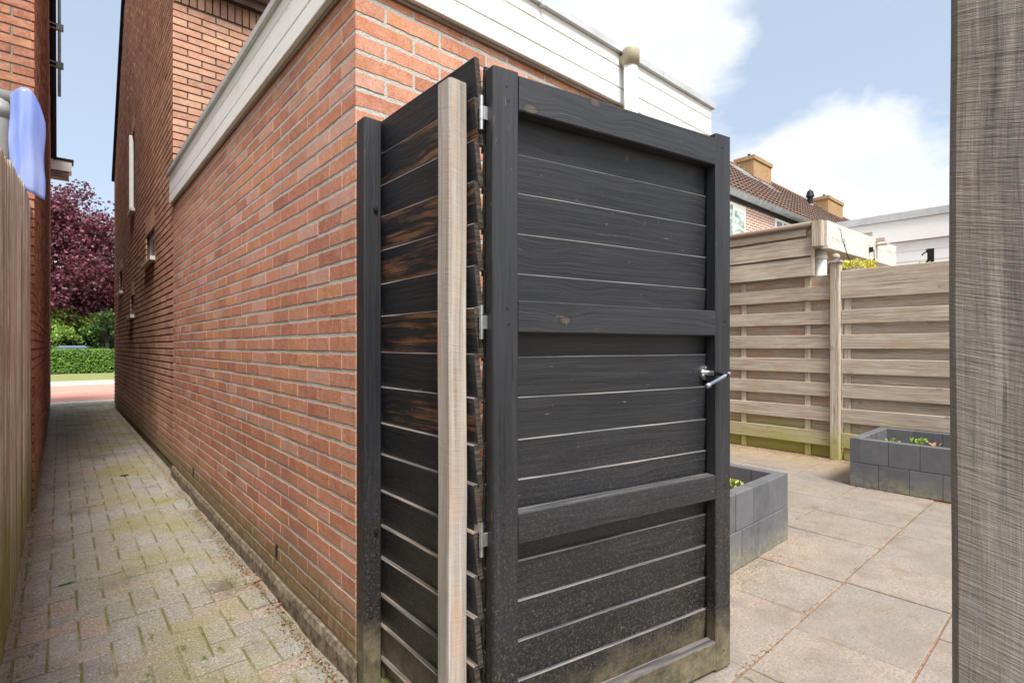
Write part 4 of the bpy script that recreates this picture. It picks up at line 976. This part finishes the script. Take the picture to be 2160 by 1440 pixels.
planter(1.15, 2.515, -.44, .75, 'dark grey block planter partly hidden behind the open black gate')
planter(4.165, 5.06, -2.3, -.295, 'dark grey block planter against the garden fence beside the near grey post', yfirst=True)
planter(.30, 1.0, -.285, -.03, 'low black block edging box at the foot of the shed behind the gate', courses=1, soil_z=.15)
def sprout(cx, cy, cz, n, h, name, m, label, size=.035, spread=.03):
    A = MB()
    for k in range(1):
        a = rng.uniform(0, 6.28); A.tube([(cx, cy, cz - .02), (cx + spread * .6 * math.cos(a), cy + spread * .6 * math.sin(a), cz + h * rng.uniform(.5, 1))], .0022, 5)
    for k in range(n): A.leaf((cx + rng.gauss(0, spread), cy + rng.gauss(0, spread), cz + rng.uniform(.1, 1) * h), size * rng.uniform(.7, 1.2), asp=.5)
    o = A.build(name, m, orig=(cx, cy, cz)); tag(o, label, 'plant'); return o
sprout(4.42, -.52, .29, 26, .10, 'seedling', 'sprout', 'small bright green seedling at the left end of the far block planter')
sprout(4.60, -1.0, .29, 40, .13, 'seedling', 'sprout', 'taller green seedling in the middle of the far block planter', .045, .05)
sprout(4.55, -.85, .28, 24, .09, 'dry_plant', 'dry', 'dry pale stalks lying between the seedlings in the far block planter', .06, .08)
sprout(4.50, -.70, .29, 34, .11, 'seedling', 'sprout', 'leafy green seedling between the small left one and the taller middle one', .045, .035)
sprout(2.30, -.20, .29, 24, .05, 'seedling', 'sprout', 'tiny green seedling by the right wall of the planter behind the gate', .04, .03)
sprout(2.22, .02, .29, 30, .05, 'seedling', 'sprout', 'green seedling in the soil of the planter behind the gate', .045, .05)
A = MB(); A.tube([(1.3, .33, .315), (1.8, .35, .32), (2.2, .36, .325), (2.44, .35, .32)], .02, 10); o = A.build('hose', 'rubber', orig=(1.8, .3, .3), smooth=True); tag(o, 'black irrigation hose lying in the planter behind the gate', 'hose')
A = MB()
for k in range(900): A.leaf((rng.uniform(.1, 1.0), rng.uniform(-.55, -.02), rng.uniform(.0, .03) + (.18 if rng.random() < .35 else 0)), rng.uniform(.01, .03))
tag(A.build('moss', 'moss'), 'moss and ivy scraps at the foot of the shed behind the gate', 'moss', kind='stuff')

# ------------------------------------------------------------------ litter, leaves, tufts
A = MB()
for k in range(2600):
    y = rng.uniform(-.05, 9) if k % 3 else rng.uniform(.0, 2.5); A.leaf((-.02 - abs(rng.gauss(0, .035)) - .01, y, rng.uniform(.001, .007)), rng.uniform(.004, .014), (rng.gauss(0, .5), rng.gauss(0, .5), 1), asp=.7)
for k in range(1500):
    A.leaf((-.91 + abs(rng.gauss(0, .03)), rng.uniform(-.5, 8), rng.uniform(.001, .006)), rng.uniform(.004, .013), (rng.gauss(0, .5), rng.gauss(0, .5), 1), asp=.7)
for k in range(700): A.leaf((rng.uniform(-.9, -.02), rng.uniform(-.8, 8), rng.uniform(.002, .005)), rng.uniform(.003, .010), (rng.gauss(0, .3), rng.gauss(0, .3), 1), asp=.7)
for k in range(700): A.leaf((rng.uniform(.9, 5.1), -.845 + rng.gauss(0, .012) if k % 2 else -.34 + rng.gauss(0, .02), rng.uniform(.001, .004)), rng.uniform(.004, .012), (rng.gauss(0, .3), rng.gauss(0, .3), 1), asp=.7)
for k in range(900): A.leaf((2.0 + rng.gauss(0, .55), -.49 + rng.gauss(0, .03), rng.uniform(.002, .005)), rng.uniform(.002, .008), (rng.gauss(0, .3), rng.gauss(0, .3), 1), asp=.7)
for k in range(900): A.leaf((5.12 + rng.gauss(0, .05), rng.uniform(-.3, 2), rng.uniform(.002, .008)), rng.uniform(.005, .018), (rng.gauss(0, .3), rng.gauss(0, .3), 1), asp=.7)
tag(A.build('litter', 'litter'), 'brown crumbs of leaf and dirt along walls and joints', 'litter', kind='stuff')
A = MB()
tufts = [(-.405, .62), (-.30, .52), (-.36, .50), (-.49, .80), (-.84, .93), (-.83, 1.0), (-.22, .73), (-.62, .42), (-.05, .9), (-.04, .55), (1.03, -.87), (1.10, -.98), (2.35, -.37), (2.5, -.39), (4.12, -.55), (4.14, -.75), (4.13, -.42), (5.05, .25), (-.53, .51), (-.88, .70), (-.87, .80), (3.3, -.33)]
for (x, y) in tufts:
    for k in range(30): A.leaf((x + rng.gauss(0, .005), y + rng.gauss(0, .013), rng.uniform(.0, .006)), rng.uniform(.004, .010), (rng.gauss(0, .8), rng.gauss(0, .8), 1), asp=.45)
tag(A.build('moss', 'moss'), 'small moss tufts in the paving joints', 'moss', kind='stuff')
def fallen(x, y, L, rot, m, label, wd=.38, curl=.2):
    A = MB(); n = 8; vs = []
    for i in range(n + 1):
        t = i / n; hw = wd * L * .5 * math.sin(math.pi * min(1, t * .97 + .02)) ** .8
        cz = curl * L * (t - .5) ** 2
        lx = (t - .5) * L
        for s_ in (-1, 0, 1):
            ly = s_ * hw; z = .006 + cz + abs(s_) * hw * .35
            vs.append((x + lx * math.cos(rot) - ly * math.sin(rot), y + lx * math.sin(rot) + ly * math.cos(rot), z))
    fs = []
    for i in range(n):
        for q in (0, 1): fs.append((i * 3 + q, (i + 1) * 3 + q, (i + 1) * 3 + q + 1, i * 3 + q + 1))
    A.mesh(vs, fs); o = A.build('fallen_leaf', m, orig=(x, y, 0)); tag(o, label, 'leaf', 'leaves fallen on the alley paving'); return o
def G_(px, py):
    d = 1092 * 1.15 / (py - 730); a = (px - 1080) / 1092; return CAM[0] + (a * C_ + S_) * d, CAM[1] + (-a * S_ + C_) * d
for (px, py, L, r, m, lb) in [(140, 1232, .075, .3, 'leafgreen', 'green leaf lying alone on the pavers near the left fence'),
                              (543, 1227, .05, .4, 'dry', 'largest orange brown leaf curled at the shed plinth'), (541, 1213, .035, 1.5, 'dry', 'small upright brown leaf just behind the largest orange leaf'),
                              (588, 1278, .035, .9, 'dry', 'pale tan leaf by the plinth nearest to the shed corner'), (597, 1292, .03, 2.2, 'dry', 'reddish leaf scrap between the tan leaf and the shed corner'),
                              (366, 1005, .06, .1, 'dry', 'far brown leaf against the wall halfway down the shed')]:
    x, y = G_(px, py); fallen(x, y, L, r, m, lb)
A = MB(); x, y = G_(262, 1004); A.ball((x, y, .006), .03, 12, 8, sq=(1.0, .35, .3)); o = A.build('stone', 'iron', orig=(x, y, 0)); tag(o, 'small black stone lying in the middle of the alley', 'stone')

# ------------------------------------------------------------------ greenery across the street
def foliage(name, cx, cy, cz, rx, ry, rz, n, size, m, clumps=40, seed=1, low=None):
    A = MB(); r2 = random.Random(seed); cl = []
    for k in range(clumps):
        d = Vector((r2.gauss(0, 1), r2.gauss(0, 1), r2.gauss(0, 1))).normalized() * r2.uniform(.55, 1.0)
        cl.append((cx + d.x * rx, cy + d.y * ry, cz + d.z * rz, r2.uniform(.14, .30) * (rx + rz) / 2))
    for k in range(n):
        if k % 9 == 0:
            d = Vector((r2.gauss(0, 1), r2.gauss(0, 1), r2.gauss(0, 1))).normalized() * r2.uniform(.3, .95); p = (cx + d.x * rx, cy + d.y * ry, cz + d.z * rz)
        else:
            c = cl[r2.randrange(clumps)]; d = Vector((r2.gauss(0, 1), r2.gauss(0, 1), r2.gauss(0, .7))).normalized() * (r2.random() ** .4) * c[3]; p = (c[0] + d.x, c[1] + d.y, c[2] + d.z)
        if p[2] < (low or .05): continue
        A.leaf(p, size * rng.uniform(.6, 1.3), asp=.7)
    return A, m
M['bark'] = plain('bark_dark', (.05, .042, .035), .95, 0, .5, 20, .8)
def tree(label, x, y, trunk_h, r, crown, m, cat='tree', name='tree', trunk='bark'):
    t = empty(name, (x, y, 0), label, cat)
    A = MB(); A.tube([(x, y, 0), (x + .05, y, trunk_h * .5), (x, y + .05, trunk_h), (x + .1, y, trunk_h * 1.6)], [r * 1.3, r, r * .85, r * .5], 10)
    for k in range(7):
        a = k * .9; A.tube([(x, y, trunk_h * .9), (x + math.cos(a) * .3 * trunk_h, y + math.sin(a) * .3 * trunk_h, trunk_h * 1.4), (x + math.cos(a) * .6 * trunk_h, y + math.sin(a) * .6 * trunk_h, trunk_h * 2.0)], [r * .5, r * .3, r * .12], 7)
    A.build('trunk', trunk, t)
    A, mm = crown; A.build('crown', mm, t); return t
hx, hy = -.12, 30.0
tree('tall purple leaved beech rising above the hedge across the street', .3, 32.0, 2.6, .28, foliage('c', -.2, 32, 5.5, 3.7, 2.8, 3.6, 42000, .17, 'beech', 130, 3, 2.0), 'beech')
hd_ = empty('hedge', (0, 27, 0), 'clipped green beech hedge across the street in front of the shrubs', 'hedge')
A = MB(); r2 = random.Random(5)
for k in range(20000):
    x = r2.uniform(-6, 6); f = r2.random()
    if f < .6: p = (x, 26.65 + r2.random() ** 2 * .2 + .05 * noise.noise((x * 2, 0, f)), r2.uniform(.03, .98))
    elif f < .9: p = (x, r2.uniform(26.65, 27.6), .97 + .06 * noise.noise((x * 1.7, f * 9, 0)) + r2.uniform(-.03, .03))
    else: p = (x, r2.uniform(26.7, 27.5), r2.uniform(.05, .95))
    A.leaf(p, r2.uniform(.07, .13), (r2.gauss(0, .6), -1 + r2.gauss(0, .5), .5 + r2.gauss(0, .6)), asp=.7)
A.build('leaves', 'hedge', hd_)
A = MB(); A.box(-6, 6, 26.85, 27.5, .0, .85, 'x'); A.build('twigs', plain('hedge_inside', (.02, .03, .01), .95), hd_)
tree('bright lime green shrub behind the hedge at its left', -1.9, 30.5, .8, .07, foliage('s', -1.7, 30.4, 1.55, 1.7, 1.0, 1.15, 5200, .12, 'lime', 30, 8, .5), 'lime', 'shrub', 'shrub')
tree('dark green rounded shrub behind the middle of the hedge', -.1, 31.2, .8, .07, foliage('s', .1, 31.0, 1.4, 1.3, .9, 1.0, 4200, .12, 'green', 26, 9, .4), 'green', 'shrub', 'shrub')
tree('small dark tree with bare stem behind the hedge at its right', .92, 29.9, 1.5, .09, foliage('s', 1.1, 30, 2.25, .9, .9, .6, 3200, .12, 'green', 20, 10, 1.6), 'green', 'tree', 'tree')
tree('pale lime foliage of a tall shrub below the purple crown', -.6, 30.9, 1.0, .09, foliage('s', -.2, 30.9, 2.1, 3.0, .6, .75, 6000, .14, 'lime', 40, 12, .6), 'lime', 'shrub', 'shrub')
A = MB()
for k in range(9000): A.leaf((rng.uniform(-14, 14), 38 + rng.gauss(0, .8), rng.uniform(0, 5.5) * rng.random() ** .3), .3, asp=.7)
tag(A.build('tree_line', 'green'), 'dark mass of trees far behind the hedge', 'trees', kind='stuff')
fh = empty('house', (3.4, 36, 0), 'pinkish brick house glimpsed behind the hedge at the right end of the alley view', 'house')
A = MB(); prism(A, [(35.5, 0), (40, 0), (40, 3.4), (37.7, 5.4), (35.5, 3.4)], 1.15, 8); A.build('wall', plain('brick_pink', (.48, .27, .22), .9), fh)
A = MB(); prism(A, [(35.1, 3.3), (37.7, 5.6), (40.4, 3.3), (37.7, 5.45)], .9, 8.2); A.build('roof', 'rooftile', fh)
A = MB(); A.box(1.6, 2.6, 35.44, 35.52, .6, 1.9, 'x', .01); A.build('window', 'white_clean', fh)
# car behind the hedge (only its roof shows)
car = empty('parked_car', (-.55, 28.9, 0), 'blue car of which only the roof shows above the hedge', 'car')
A = MB(); cx0 = -.55; cyc = 28.9
sec = [(-2.0, .5, .62), (-1.9, .35, .85), (-1.1, .3, .92), (-.75, .3, 1.02), (.9, .3, 1.02), (1.5, .3, .98), (2.0, .4, .8), (2.05, .5, .6)]
for (a, l0, h0), (b, l1, h1) in zip(sec, sec[1:]): prism(A, [(cx0 + a, l0 - .05), (cx0 + b, l1 - .05), (cx0 + b, h1), (cx0 + a, h0)], cyc - .82, cyc + .82, 0, 'y')
A.build('body', 'carpaint', car)
A = MB(); prism(A, [(cx0 - .8, .95), (cx0 + 1.1, .95), (cx0 + .7, 1.10), (cx0 - .35, 1.10)], cyc - .66, cyc + .66, 0, 'y'); A.build('windows', 'glass', car)
A = MB(); prism(A, [(cx0 - .37, 1.10), (cx0 + .72, 1.10), (cx0 + .6, 1.17), (cx0 - .2, 1.17)], cyc - .6, cyc + .6, 0, 'y'); A.build('roof', 'carpaint', car)
for wx in (-1.3, 1.3):
    for wy in (-.78, .78): A = MB(); A.tube([(cx0 + wx, cyc + wy - .1, .31), (cx0 + wx, cyc + wy + .1, .31)], .31, 20); A.build('wheel', 'rubber', car)
